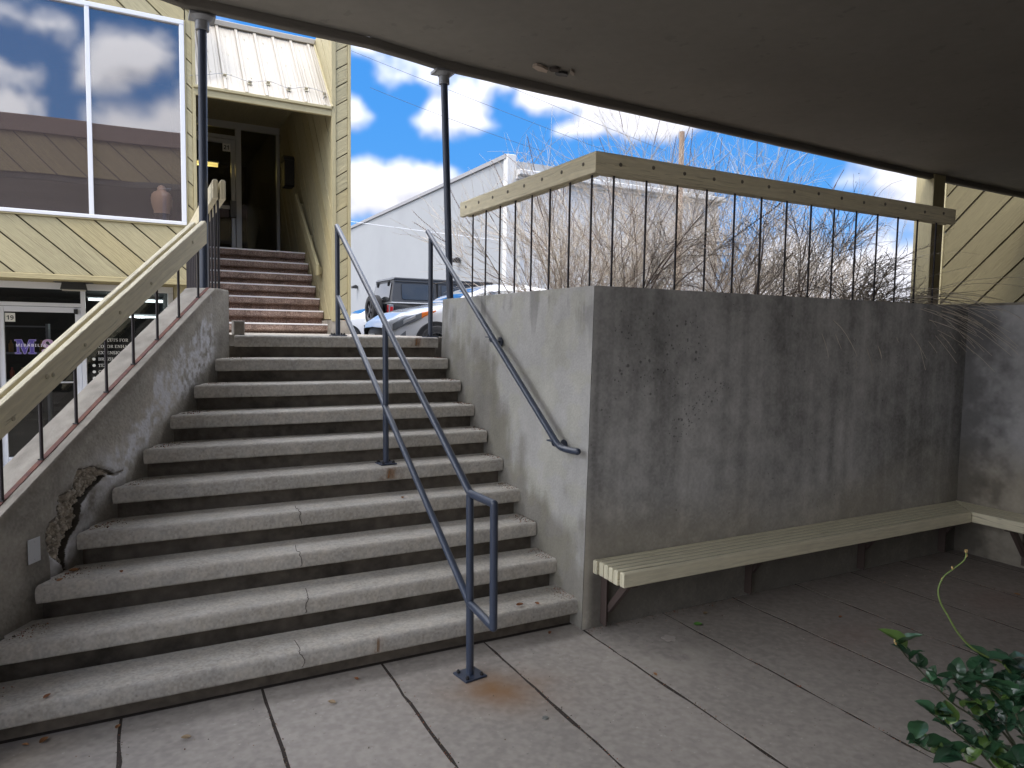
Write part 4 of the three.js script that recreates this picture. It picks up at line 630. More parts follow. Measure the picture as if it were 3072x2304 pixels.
// ================================================================ HANDRAILS, BENCHES
function basePlate(parent, x, y, z, turn, s = 0.062) {
  const bp = mesh('base_plate', box(-s, s, 0, 0.009, -s, s, 0.002).rotateY(turn).translate(x, y + 0.001, z), M.steel, parent);
  for (const [i, k] of [[-1, -1], [1, -1], [-1, 1], [1, 1]]) { const c = Math.cos(turn), q = Math.sin(turn), a = i * s * 0.68, d = k * s * 0.68; mesh('bolt', join([new THREE.CylinderGeometry(0.0105, 0.0105, 0.009, 6).translate(0, 0.0045, 0), new THREE.CylinderGeometry(0.006, 0.006, 0.016, 8).translate(0, 0.008, 0)]).translate(x + a * c + d * q, y + 0.010, z - a * q + d * c), M.darkMetal, bp); }
}
{
  const t = thing('pipe_handrail', 'slate-blue double pipe handrail down the middle of the concrete stairs', 'handrail');
  const R = 0.0195, T = [1.47, 2.565, -5.82], A = [1.461, 0.925, -3.165];
  mesh('top_rail', pipe([T, A], R), M.steel, t);
  mesh('lower_rail', pipe([[1.47, 2.0, -5.80], [1.461, 0.372, -3.16]], R), M.steel, t);
  mesh('end_loop', pipe([A, [1.461, 0.93, -2.9], [1.461, 0.345, -2.888], [1.461, 0.372, -3.16]], R), M.steel, t);
  mesh('post', rod([1.461, 0.005, -3.142], [1.461, 0.92, -3.168], R, 16), M.steel, t); basePlate(t, 1.461, 0, -3.142, 0.15);
  mesh('post', rod([1.472, 0.843, -4.535], [1.466, 1.765, -4.54], R, 16), M.steel, t); basePlate(t, 1.472, 0.838, -4.535, 0.1, 0.055);
  mesh('post', rod([1.47, 1.68, -5.79], [1.47, 2.56, -5.812], R, 16), M.steel, t); basePlate(t, 1.47, 1.677, -5.79, 0, 0.06);
}
{
  const t = thing('wall_handrail', 'slate-blue single pipe handrail along the pale right stair wall', 'handrail');
  const R = 0.0195, A = [2.2, 2.565, -5.68], B = [2.205, 1.085, -3.575];
  mesh('rail', [rod(A, B, R, 16), new THREE.SphereGeometry(R, 14, 8).translate(...A), tube([[2.204, 1.12, -3.625], B, [2.207, 1.062, -3.535], [2.213, 1.052, -3.49], [2.225, 1.05, -3.43], [2.238, 1.05, -3.385]], R, 30, 14), new THREE.SphereGeometry(R, 14, 8).translate(2.238, 1.05, -3.385)], M.steel, t);
  mesh('post', rod([2.2, 1.68, -5.6], [2.2, 2.50, -5.61], R, 16), M.steel, t); basePlate(t, 2.2, 1.677, -5.6, 0, 0.055);
  for (const [y, z] of [[1.715, -4.47], [1.105, -3.60]]) { const m = mesh('bracket', [tube([[2.203, y, z], [2.21, y - 0.045, z - 0.012], [2.25, y - 0.055, z - 0.015], [2.288, y - 0.055, z - 0.015]], 0.008, 16, 8), new THREE.CylinderGeometry(0.035, 0.035, 0.008, 16).rotateZ(Math.PI / 2).translate(2.289, y - 0.055, z - 0.015), box(2.185, 2.222, y - 0.026, y - 0.018, z - 0.05, z + 0.02, 0.003)], M.steel, t); }
}
{
  const t = thing('slatted_bench', 'long cream slatted bench fixed along the stained planter wall', 'bench');
  const miter = z => 5.93 - (3.358 + z) * 1.0;      // plan line where the two benches meet
  for (let k = 0; k < 6; k++) {
    const z0 = -3.352 + k * 0.0495, z1 = z0 + 0.0385, dx = 0.003 * ((k * 3) % 4);
    mesh('slat', grainUV(slab([[2.342 + dx, z1], [miter(z1), z1], [miter(z0), z0], [2.342 + dx, z0]], 0.331, 0.414, 0.0075, 3), [1, 0, 0], [k * 0.41, k * 0.09]), M.benchWood, t);
    if (k) mesh('gap_shade', box(2.375, 5.6, 0.336, 0.4085, z0 - 0.0108, z0 - 0.0002), M.gap_shade ??= std({ color: rgb(0.03, 0.025, 0.02), roughness: 1 }), t);  // dark strips added between the slats to draw the shade in the gaps
  }
  for (const x of [2.43, 3.6, 4.75, 5.75]) mesh('bracket', [box(x - 0.025, x + 0.025, 0.02, 0.33, -3.357, -3.349), box(x - 0.025, x - 0.019, 0.02, 0.33, -3.35, -3.30), box(x - 0.02, x + 0.02, 0.322, 0.33, -3.35, -3.07), prism(x < 3 ? [[0, 0.10], [0.045, 0.10], [0.235, 0.322], [0.18, 0.322]] : [[0, 0.16], [0.03, 0.16], [0.15, 0.322], [0.11, 0.322]], 0.03).rotateY(-Math.PI / 2).translate(x + 0.02, 0, -3.345)], M.bracketSteel ??= std({ color: rgb(0.085, 0.062, 0.055), roughness: 0.6 }), t);
}
{
  const t = thing('slatted_bench', 'cream slatted bench along the right side wall, meeting the long bench in the corner', 'bench');
  const miterZ = x => -3.358 + (5.93 - x) * 1.0;
  for (let k = 0; k < 6; k++) { const x1 = 5.945 - k * 0.0495, x0 = x1 - 0.0385; mesh('slat', grainUV(slab([[x0, 0.7], [x1, 0.7], [x1, miterZ(x1) + 0.006], [x0, miterZ(x0) + 0.006]], 0.331, 0.414, 0.0075, 3), [0, 0, 1], [k * 0.37, k * 0.07]), M.benchWood, t); if (k) mesh('gap_shade', box(x1 + 0.0002, x1 + 0.0108, 0.336, 0.4085, -3.0, 0.66), M.gap_shade, t); }  // same painted gap shade between these slats
  for (const z of [-2.82, -1.6, -0.4]) mesh('bracket', [box(5.941, 5.949, 0.02, 0.33, z - 0.03, z + 0.03), box(5.66, 5.94, 0.322, 0.33, z - 0.02, z + 0.02), prism([[0, 0.1], [0.045, 0.1], [0.235, 0.322], [0.18, 0.322]], 0.03).rotateY(Math.PI).translate(5.945, 0, z + 0.015)], M.bracketSteel, t);
}

// ================================================================ PLANTS
// bare shrubs in the planter: arching stems, fine twigs, beads of buds
M.bark = std({ color: rgb(0.21, 0.165, 0.14), roughness: 0.9 }); M.twig = std({ color: rgb(0.44, 0.38, 0.33), roughness: 0.8 }); M.twigPale = std({ color: rgb(0.6, 0.54, 0.45), roughness: 0.8 }); M.bud = std({ color: rgb(0.16, 0.11, 0.10), roughness: 0.85 });
class Twigs { // thin three-sided rods gathered into one surface
  constructor(o) { this.p = []; this.i = []; this.o = o; }
  line(pts, r0, r1, n = 3) {
    if (this.o && pts.some(q => q.z + this.o.z > -6.05 && q.y + this.o.y > 3.0)) return false;   // kept clipped back below the walkway
    const base = this.p.length / 3, d = V(), a = V(), b = V();
    pts.forEach((q, k) => { const nx = pts[Math.min(k + 1, pts.length - 1)], pv = pts[Math.max(k - 1, 0)]; d.subVectors(nx, pv).normalize(); a.set(0.3, 0.1, 1).cross(d).normalize(); b.crossVectors(d, a); const r = lerp(r0, r1, k / (pts.length - 1)); for (let j = 0; j < n; j++) { const t = j / n * Math.PI * 2; this.p.push(q.x + r * (a.x * Math.cos(t) + b.x * Math.sin(t)), q.y + r * (a.y * Math.cos(t) + b.y * Math.sin(t)), q.z + r * (a.z * Math.cos(t) + b.z * Math.sin(t))); } });
    for (let k = 0; k + 1 < pts.length; k++) for (let j = 0; j < n; j++) { const A = base + k * n + j, B = base + k * n + (j + 1) % n; this.i.push(A, A + n, B, B, A + n, B + n); }
  }
  bead(c, d, r) { const b = this.p.length / 3, a = V(0.4, 0.2, 1).cross(d).normalize(), e = V().crossVectors(d, a); this.p.push(...c.clone().addScaledVector(d, -r * 1.4).toArray()); for (let j = 0; j < 4; j++) { const t = j * Math.PI / 2; this.p.push(...c.clone().addScaledVector(a, r * Math.cos(t)).addScaledVector(e, r * Math.sin(t)).toArray()); } this.p.push(...c.clone().addScaledVector(d, r * 1.6).toArray()); for (let j = 0; j < 4; j++) { const n = (j + 1) % 4; this.i.push(b, b + 1 + n, b + 1 + j, b + 5, b + 1 + j, b + 1 + n); } }
  geo() { const g = new THREE.BufferGeometry(); g.setAttribute('position', new THREE.Float32BufferAttribute(this.p, 3)); g.setIndex(this.i); g.computeVertexNormals(); return g; }
}
function shoot(r, p, d, len, seg, droop, wob) { const pts = [p.clone()], v = d.clone().normalize(), q = p.clone(); for (let k = 0; k < seg; k++) { v.x += (r() - 0.5) * wob; v.y += (r() - 0.5) * wob - droop; v.z += (r() - 0.5) * wob; v.normalize(); q.addScaledVector(v, len / seg); pts.push(q.clone()); } return pts; }
function bareShrub(label, x, z, o, seed) {
  const r = rng(seed), t = thing('bare_shrub', label, 'shrub', [x, o.y ?? 1.5, z]), tw = new Twigs(t.position), tp = new Twigs(t.position), bu = new Twigs();
  for (let s = 0; s < o.stems; s++) {
    const az = r() * Math.PI * 2, out = 0.15 + (o.spread ?? 0.75) * r(), dir = V(Math.cos(az) * out + (o.leanX ?? 0), 1, Math.sin(az) * out * 0.8 + (o.leanZ ?? 0));
    const L = o.h * (0.7 + 0.45 * r()), P = shoot(r, V((r() - 0.5) * 0.28, -0.06, (r() - 0.5) * 0.2), dir, L, 9, o.droop * r(), 0.3);
    const st = new Twigs(t.position); st.line(P, 0.0045 + 0.0055 * r() * (s < o.stems * 0.4 ? 1.5 : 0.5), 0.0014, 5); if (!st.p.length) continue; mesh('stem', st.geo(), s % 3 ? M.bark : M.twig, t);
    const NB = o.branches;
    for (let k = 0; k < NB; k++) {
      const i = 1 + Math.floor(r() * 7.9), b = P[Math.min(i, 8)], nx = P[Math.min(i + 1, 9)], d = nx.clone().sub(b).normalize(), az2 = r() * 6.283; d.add(V(Math.cos(az2) * 0.75, (r() - 0.25) * 0.5, Math.sin(az2) * 0.75));
      const bl = L * (0.18 + 0.34 * r()), Q = shoot(r, b, d, bl, 6, o.droop * (0.4 + r()) * 0.8, 0.44); const dst = r() < 0.5 ? tw : tp; if (dst.line(Q, 0.0034 * (o.w ?? 1), 0.0014) === false) continue;
      const NT = 3 + Math.floor(r() * 3);
      for (let j = 0; j < NT; j++) { const c = Q[1 + Math.floor(r() * 5)], e = V().subVectors(Q[6], Q[3]).normalize().add(V((r() - 0.5) * 1.3, (r() - 0.35) * 1.1, (r() - 0.5) * 1.3)); const T = shoot(r, c, e, bl * (0.25 + 0.45 * r()), 4, o.droop * 0.5, 0.55); (r() < 0.4 ? tw : tp).line(T, 0.0021 * (o.w ?? 1), 0.001); if (r() < 0.3) for (let m = 1; m < 4; m++) bu.bead(T[m], V().subVectors(T[m], T[m - 1]).normalize(), 0.0035); }
      if (r() < 0.5) for (let m = 2; m < 6; m++) for (let h = 0; h < 2; h++) bu.bead(Q[m].clone().lerp(Q[m - 1], h * 0.5), V().subVectors(Q[m], Q[m - 1]).normalize(), 0.004);
    }
    if (r() < (o.tips ?? 0.5)) { const e = P[9].clone().sub(P[7]).normalize(); const T = shoot(r, P[9], e, 0.3 + 0.25 * r(), 14, -0.01, 0.1); if (tw.line(T, 0.0028, 0.0014) !== false) for (let m = 1; m < 14; m++) { bu.bead(T[m], V().subVectors(T[m], T[m - 1]).normalize(), 0.0075); bu.bead(T[m].clone().lerp(T[m - 1], 0.5).add(V(0.003, 0, 0)), V().subVectors(T[m], T[m - 1]).normalize(), 0.0065); } }
  }
  (o.extra ?? []).forEach(([p, d, L, dr, bead]) => { const Q = shoot(r, V(...p), V(...d), L, 16, dr, 0.12); tw.line(Q, bead ? 0.003 : 0.0034, 0.0015); if (bead) for (let m = 5; m < 16; m++) { bu.bead(Q[m], V().subVectors(Q[m], Q[m - 1]).normalize(), 0.0055); bu.bead(Q[m].clone().lerp(Q[m - 1], 0.5), V().subVectors(Q[m], Q[m - 1]).normalize(), 0.0045); } });
  tag(mesh('dark_twigs', tw.geo(), M.twig, t), null, null, null, 'stuff'); tag(mesh('pale_twigs', tp.geo(), M.twigPale, t), null, null, null, 'stuff'); tag(mesh('buds', bu.geo(), M.bud, t), null, null, null, 'stuff');
  return t;
}
bareShrub('bare twiggy shrub at the left of the planter, seen behind the guardrail corner', 4.5, -7.1, { stems: 36, h: 1.95, spread: 0.95, droop: 0.035, branches: 13, tips: 0.6, extra: [[[-0.1, 0.1, 0], [-0.75, 1, 0.05], 2.0, 0.025, 1], [[-0.1, 0.1, 0], [-0.5, 1, 0.1], 2.1, 0.018, 1], [[0, 0.1, 0], [-0.28, 1, 0], 2.1, 0.012, 1], [[-0.1, 0, 0], [-1.0, 0.95, 0.1], 1.8, 0.04, 1], [[-0.1, 0, 0], [-1.0, 0.75, 0.2], 1.6, 0.045, 1]] }, 301);
bareShrub('bare grey-brown shrub standing second from the left in the planter', 5.5, -7.3, { stems: 36, h: 2.5, spread: 0.95, droop: 0.02, branches: 14, tips: 0.7 }, 302);
bareShrub('tall bare shrub with dark stems in the middle of the planter', 6.6, -7.2, { stems: 36, h: 2.6, spread: 0.95, droop: 0.02, branches: 14, tips: 0.7 }, 303);
bareShrub('bare shrub fourth from the left, leaning right over the planter', 7.8, -7.3, { stems: 36, h: 2.4, spread: 1.05, droop: 0.035, branches: 14, tips: 0.6 }, 304);
bareShrub('bare shrub farthest right behind the planter guardrail, in front of the timber post', 9.1, -7.35, { stems: 36, h: 2.0, spread: 0.85, droop: 0.035, branches: 14, tips: 0.5 }, 306);
bareShrub('low bare shrub just inside the planter corner, poking through the guardrail bars', 3.3, -4.2, { y: 1.88, w: 0.75, stems: 8, h: 0.95, spread: 0.8, droop: 0.03, branches: 10, tips: 0.2, leanZ: 0.3 }, 307);
bareShrub('low bare shrub in the middle of the planter, its twigs crossing the beam', 4.3, -4.3, { y: 1.88, w: 0.75, stems: 9, h: 0.98, spread: 0.8, droop: 0.03, branches: 11, tips: 0.2, leanZ: 0.35 }, 308);
bareShrub('low bare shrub right of the planter middle, its twigs crossing the beam', 5.0, -4.2, { y: 1.88, w: 0.75, stems: 10, h: 0.95, spread: 0.9, droop: 0.04, branches: 11, tips: 0.2, leanZ: 0.35, leanX: 0.15 }, 309);
{
  const ex = []; const r = rng(777);
  for (let k = 0; k < 80; k++) ex.push([[-0.5 + r() * 0.7, -0.02 + r() * 0.12, 0.1 + 0.3 * r()], [0.2 + 0.9 * r(), 0.15 + 0.5 * r(), 0.55 + 0.45 * r()], 0.7 + 0.5 * r(), 0.045 + 0.06 * r(), 0]);
  for (let k = 0; k < 18; k++) ex.push([[-1.5 + r() * 1.4, 0.06, 0.35], [0.5 * r(), 0.25, 0.8], 0.45 + 0.3 * r(), 0.12 + 0.05 * r(), 0]);
  const t = bareShrub('pale arching shrub at the right end, drooping over the planter wall', 5.6, -4.1, { stems: 26, h: 0.62, spread: 1.3, droop: 0.09, branches: 9, tips: 0.0, leanX: 0.25, leanZ: 0.4, y: 1.9, extra: ex }, 305);
  t.children.filter(c => c.name === 'dark_twigs').forEach(c => { c.material = M.twigPale; });
}
// glossy evergreen in the near right corner
{
  const t = thing('evergreen_shrub', 'glossy dark green leafy shrub in the near lower right corner', 'shrub', [1.86, 0, -0.72]), r = rng(311), O = V(1.86, 0, -0.72);
  M.leaf = [[0.03, 0.085, 0.04], [0.042, 0.11, 0.05], [0.024, 0.07, 0.036], [0.10, 0.18, 0.04]].map(c => phys({ color: rgb(...c), roughness: 0.34, clearcoat: 0.5, clearcoatRoughness: 0.25, side: THREE.DoubleSide }));
  M.greenStem = std({ color: rgb(0.15, 0.22, 0.06), roughness: 0.6 }); M.brownStem = std({ color: rgb(0.05, 0.055, 0.03), roughness: 0.8 }); M.tan = std({ color: rgb(0.45, 0.33, 0.14), roughness: 0.7 });
  const leafGeo = [0, 1, 2, 3].map(k => sheet(6, 12, (u, v) => { const w = Math.sin(Math.PI * Math.pow(v, 0.8)) ** 0.8 * 0.0145 * (1 + 0.14 * k), x = (u - 0.5) * 2; const L = 0.047 + 0.005 * k; return [x * w, Math.abs(x) * w * (0.32 + 0.1 * k) + 0.012 * Math.sin(v * 2.2 + k * 0.5) - 0.004 * v + 0.001 * Math.sin(v * 20 + x * 3), v * L]; }));
  const leafAt = (p, d, roll, s) => { const m = mesh('leaf', leafGeo[Math.floor(r() * 4)], M.leaf[r() < 0.12 ? 3 : Math.floor(r() * 3)], t); m.position.copy(p).sub(O); m.up.set(0, 1, 0); const q = new THREE.Quaternion().setFromRotationMatrix(new THREE.Matrix4().lookAt(d, V(0, 0, 0), V(0, 1, 0))); m.quaternion.copy(q).multiply(new THREE.Quaternion().setFromAxisAngle(V(0, 0, 1), roll)); m.scale.setScalar(s); };
  const stem = (pts, r0, r1, mat) => { const c = new THREE.CatmullRomCurve3(pts.map(p => V(...p).sub(O))), w = new Twigs(); w.line(c.getPoints(pts.length * 6), r0, r1, 6); mesh('branch', w.geo(), mat, t); return new THREE.CatmullRomCurve3(pts.map(p => V(...p))); };
  const leaves = (c, t0, n, s = 1) => { for (let k = 0; k < n; k++) { const tt = lerp(t0, 0.97, (k + 0.5) / n), p = c.getPoint(tt), d = c.getTangent(tt), a = k * 2.4 + r(), side = V(Math.cos(a), 0.25 + 0.5 * (r() - 0.5), Math.sin(a)).addScaledVector(d, 0.55).normalize(); for (const g of [1, -1]) { const e = V(side.x * g, side.y, side.z * g).addScaledVector(d, 0.25).normalize(); leafAt(p, e, (r() - 0.5) * 0.9, s * (0.8 + 0.4 * r())); } } };
  const longS = stem([[1.86, 0.2, -0.72], [1.80, 0.8, -0.80], [1.74, 0.984, -0.854], [1.703, 1.003, -0.875], [1.672, 1.025, -0.893], [1.647, 1.056, -0.909], [1.628, 1.095, -0.923], [1.614, 1.123, -0.932], [1.61, 1.152, -0.937], [1.622, 1.183, -0.933], [1.644, 1.203, -0.923], [1.664, 1.223, -0.913], [1.668, 1.239, -0.913]], 0.0028, 0.0014, M.greenStem);
  for (const [tt, dx] of [[0.72, 0.006], [0.82, -0.005], [0.94, 0.006], [0.99, 0.004], [0.995, -0.005]]) { const p = longS.getPoint(tt); mesh('bud', new THREE.SphereGeometry(0.0024, 8, 6).scale(1, 2.2, 1).rotateZ(-dx * 90).translate(p.x - O.x + dx * 0.5, p.y + 0.004, p.z - O.z), M.tan, t); }
  const B = [[[1.86, 0.3, -0.70], [1.80, 0.7, -0.80], [1.711, 0.826, -0.857], [1.672, 0.867, -0.881], [1.638, 0.892, -0.901], [1.605, 0.927, -0.922], [1.571, 0.967, -0.943], [1.543, 1.0, -0.96], [1.522, 1.027, -0.973]],
    [[1.86, 0.3, -0.72], [1.77, 0.78, -0.83], [1.714, 0.855, -0.857], [1.692, 0.884, -0.871], [1.67, 0.907, -0.885], [1.653, 0.934, -0.896], [1.635, 0.96, -0.908]], [[1.86, 0.4, -0.72], [1.76, 0.8, -0.83], [1.74, 0.839, -0.842], [1.743, 0.865, -0.843], [1.735, 0.897, -0.85], [1.731, 0.923, -0.854]],
    [[1.86, 0.3, -0.72], [1.76, 0.68, -0.82], [1.712, 0.752, -0.85], [1.69, 0.78, -0.864], [1.654, 0.815, -0.886], [1.626, 0.837, -0.903], [1.609, 0.856, -0.913], [1.586, 0.875, -0.927]], [[1.86, 0.3, -0.72], [1.72, 0.72, -0.84], [1.647, 0.767, -0.886], [1.602, 0.779, -0.911], [1.573, 0.791, -0.927], [1.548, 0.813, -0.942]],
    [[1.86, 0.4, -0.7], [1.82, 0.85, -0.8], [1.779, 0.959, -0.831], [1.759, 0.967, -0.842], [1.74, 0.984, -0.854]], [[1.8, 0.8, -0.8], [1.72, 0.92, -0.86], [1.679, 0.954, -0.884], [1.697, 0.97, -0.876], [1.706, 0.993, -0.873]], [[1.86, 0.4, -0.72], [1.81, 0.86, -0.81], [1.778, 0.898, -0.827], [1.752, 0.909, -0.841], [1.724, 0.919, -0.857]]];
  B.forEach((p, i) => { const c = stem(p, 0.003, 0.0013, M.brownStem); leaves(c, i === 0 ? 0.22 : 0.3, [9, 6, 6, 8, 7, 4, 4, 6][i], 1); });
  for (let k = 0; k < 13; k++) { const x = 1.70 + r() * 0.25, z = -0.70 - r() * 0.17, y = 0.70 + r() * 0.22; const c = stem([[1.86, 0.3, -0.72], [lerp(1.86, x, 0.5), y - 0.2, lerp(-0.72, z, 0.5)], [x, y, z], [x - 0.03 + r() * 0.05, y + 0.06, z - 0.02]], 0.003, 0.0012, M.brownStem); leaves(c, 0.45, 6, 1.0); }
  const tip = V(1.522, 1.027, -0.973); mesh('bud', new THREE.SphereGeometry(0.003, 8, 6).scale(1, 2.8, 1).rotateZ(0.5).translate(tip.x - O.x - 0.003, tip.y + 0.006, tip.z - O.z), M.tan, t);
  mesh('trunk', rod([0, 0, 0], [0, 0.45, 0.0], 0.012, 8), M.brownStem, t);
}
// litter
{
  M.dry = [[0.26, 0.105, 0.045], [0.32, 0.16, 0.07], [0.36, 0.27, 0.17]].map(c => std({ color: rgb(...c), roughness: 0.85, side: THREE.DoubleSide }));
  const mk = (seed, pale) => { const r = rng(seed), c = 0.3 + r() * 0.9; return sheet(5, 8, (u, v) => { const w = Math.sin(Math.PI * v) ** 0.8 * 0.011, x = (u - 0.5) * 2; return [x * w, 0.003 + Math.abs(x) ** 2 * w * c + 0.006 * c * (v - 0.5) ** 2 * 4, (v - 0.5) * 0.045]; }); };
  const G = [1, 2, 3].map(k => mk(320 + k));
  const leaf = (x, y, z, a, s, m, label) => { const q = tag(mesh('fallen_leaf', G[Math.floor(Math.abs(x * 37)) % 3], M.dry[m]), label, 'leaf', 'small fallen leaves'); q.position.set(x, y, z); q.rotation.y = a; q.scale.setScalar(s); };
  [[2.304, -2.728, 1, 'small orange-brown leaf bit on the paving joint right of the handrail post'], [3.826, -2.811, 0, 'small reddish leaf on the paving in front of the middle of the long bench'], [5.274, -2.539, 1, 'orange dry leaf on the paving at the far right, before the shorter bench'],
    [3.1, -3.216, 2, 'pale leaf scrap on the paving under the front edge of the long bench'], [0.938, -3.346, 0, 'brown leaf scrap on the paving close to the lowest step, left of the handrail post'], [2.079, -3.39, 0, 'orange leaf strip on the paving at the right end of the lowest step'],
    [0.775, -3.173, 2, 'thin pale leaf scrap lying on the slab left of the handrail post'], [-0.36, -3.391, 1, 'orange-brown leaf at the far left of the paving, right one of a close pair'], [-0.425, -3.397, 1, 'orange-brown leaf at the far left of the paving, left one of a close pair'],
    [-0.093, -3.38, 1, 'single leaf on the paving tucked against the lowest step near its left part'], [0.161, -3.158, 2, 'pale curled leaf in the middle of a slab at the lower left']].forEach(([x, z, m, l], i) => leaf(x, 0.002, z, i * 1.7, 0.7 + 0.12 * (i % 4), m, l));
  [[-0.078, 2, -3.95, 0, 'curled brown leaf in the open on the third step from the bottom'], [-0.335, 2, -3.94, 1, 'flat orange leaf at the left front of the third step from the bottom'], [-0.286, 2, -4.06, 1, 'small orange leaf at the back left corner of the third step from the bottom'],
    [-0.195, 3, -4.24, 2, 'pale leaf at the left end of the fourth step from the bottom'], [-0.35, 0, -3.44, 0, 'brown leaf lying at the left of the lowest step'], [1.917, 0, -3.46, 0, 'brown leaf on the lowest step right of the handrail, left one of a pair'], [2.02, 0, -3.44, 0, 'brown leaf on the lowest step right of the handrail, right one of a pair'],
    [1.48, 3, -4.22, 1, 'small orange leaf on the fourth step from the bottom, beside the handrail'], [0.2, 6, -5.02, 2, 'pale leaf at the left end of the seventh step from the bottom']].forEach(([x, n, z, m, l], i) => leaf(x, (n + 1) * 0.1677 + 0.001, z, i * 2.1 + 0.4, 0.75 + 0.15 * (i % 3), m, l));
  const big = tag(mesh('fallen_leaf', (() => { const P = []; for (let k = 0; k < 26; k++) { const a = k / 26 * 6.283, q = 0.045 * (0.62 + 0.38 * Math.abs(Math.cos(2.5 * a))); P.push([Math.cos(a) * q, Math.sin(a) * q]); } return slab(P.reverse(), 0.001, 0.004); })(), std({ color: rgb(0.42, 0.38, 0.35), roughness: 0.9 })), 'large pale grey lobed dead leaf on the paving before the bench', 'leaf'); big.position.set(2.66, 0.001, -3.04);
  const gn = tag(mesh('fallen_leaf', mk(329), std({ color: rgb(0.07, 0.2, 0.03), roughness: 0.6, side: THREE.DoubleSide })), 'single bright green fallen leaf on the paving near the bench', 'leaf'); gn.position.set(2.932, 0.002, -3.1); gn.rotation.y = 1.2; gn.scale.setScalar(1.3);
  const bc = tag(mesh('bottle_cap', new THREE.CylinderGeometry(0.013, 0.014, 0.005, 18), std({ color: rgb(0.2, 0.21, 0.2), roughness: 0.5, metalness: 0.5 })), 'small flat grey disc lying on the paving, right of the handrail post', 'bottle cap'); bc.position.set(1.598, 0.003, -2.63);
  // crumbs and bits in joints and step corners
  const r = rng(331), cg = new THREE.TetrahedronGeometry(0.0042), N = 6400, im = new THREE.InstancedMesh(cg, std({ roughness: 1 }), N), m4 = new THREE.Matrix4(), q = new THREE.Quaternion(), e = new THREE.Euler(), col = [rgb(0.13, 0.07, 0.045), rgb(0.24, 0.17, 0.11), rgb(0.09, 0.07, 0.055), rgb(0.3, 0.1, 0.05), rgb(0.2, 0.17, 0.13)];
  const pale = rgb(0.42, 0.37, 0.3); im.name = 'leaf_litter'; tag(im, 'fine brown crumbs of leaf litter in the paving joints and step corners', 'leaf litter', null, 'stuff'); im.castShadow = im.receiveShadow = true;
  for (let k = 0; k < N; k++) {
    let x, y, z; const w = r();
    if (w < 0.62) { const j = Math.floor(r() * 11) - 3; x = 1.10 + 0.592 * j + (r() - 0.5) * 0.024 * (r() < 0.15 ? 3 : 1); z = -3.35 + Math.pow(r(), 0.8) * 3; y = Math.abs((x - 1.10) / 0.592 - Math.round((x - 1.10) / 0.592)) * 0.592 < 0.007 ? -0.001 : 0.002; }
    else if (w < 0.78) { const n = Math.floor(r() * 9); y = (n + 1) * RIS + 0.001; z = Z1 - n * RUN - 0.03 - r() * 0.2; x = 2.285 - Math.abs(r() + r() - 1) * 0.12; }
    else if (w < 0.90) { const n = Math.floor(r() * 9); y = (n + 1) * RIS + 0.001; z = Z1 - n * RUN - 0.05 - r() * 0.16; x = wallX(z) + 0.05 + r() * r() * 0.16; }
    else if (w < 0.93) { x = 2.3 + r() * 1.2; z = -3.345 + r() * r() * 0.12; y = 0.002; }
    else { x = -0.5 + r() * 6; z = -3.3 + r() * 2; y = 0.002; }
    e.set(r() * 6, r() * 6, r() * 6); q.setFromEuler(e); const s = 0.35 + r() * 0.8; m4.compose(V(x, y, z), q, V(s * (0.8 + r()), s * 0.5, s)); im.setMatrixAt(k, m4); im.setColorAt(k, w > 0.93 && r() < 0.5 ? pale : col[Math.floor(r() * 5)]);
  }
  scene.add(im);
}
// ================================================================ BEHIND: warehouse, poles, wires, cars
{
  const b = thing('warehouse', 'large pale grey flat-roofed warehouse behind the parking lot', 'warehouse');
  mesh('side_wall', grainUV(box(14.25, 26.3, 1.1, 9.2, -62, -27.75), [0, 1, 0]), M.stuccoShaded, b);
  mesh('front_wall', box(14.45, 26.35, 1.1, 8.5, -27.75, -27.45), M.stuccoLit, b);
  mesh('side_coping', box(14.16, 14.34, 9.2, 9.38, -62, -27.5, 0.02), M.copingDark = std({ color: rgb(0.3, 0.3, 0.31), roughness: 0.6 }), b);
  mesh('corner_pilaster', box(14.2, 14.62, 1.1, 9.36, -27.76, -27.38, 0.02), M.stuccoLit, b);
  mesh('gutter', [box(14.63, 26.5, 8.5, 8.72, -27.75, -27.05, 0.03), box(14.63, 26.4, 8.36, 8.5, -27.45, -27.3, 0.02)], M.stuccoLit, b);
  const ds = mesh('downspout', [box(14.78, 14.88, 1.2, 8.4, -27.44, -27.34, 0.01)], std({ color: rgb(0.62, 0.61, 0.56), roughness: 0.6 }), b);
  for (let k = 0; k < 12; k++) mesh('strap', box(14.75, 14.91, 1.6 + k * 0.58, 1.66 + k * 0.58, -27.45, -27.32), M.stuccoLit, ds);
  for (const [y, z] of [[5.3, -32.4], [4.9, -50.5]]) { const t = thing('wall_light', z > -40 ? 'small dark lamp on the pale warehouse wall, the nearer of two' : 'small dark lamp low on the pale warehouse wall, the farther of two', 'wall light', [14.25, y, z]); mesh('hood', prism([[-0.2, -0.14], [0.2, -0.14], [0.2, 0.0], [-0.05, 0.12], [-0.2, 0.06]], 0.3, 0.02).rotateY(Math.PI).translate(-0.25, 0, 0.15), M.darkMetal, t); mesh('arm', rod([-0.1, 0, 0], [0.01, 0, 0], 0.05, 8), M.darkMetal, t); }
}
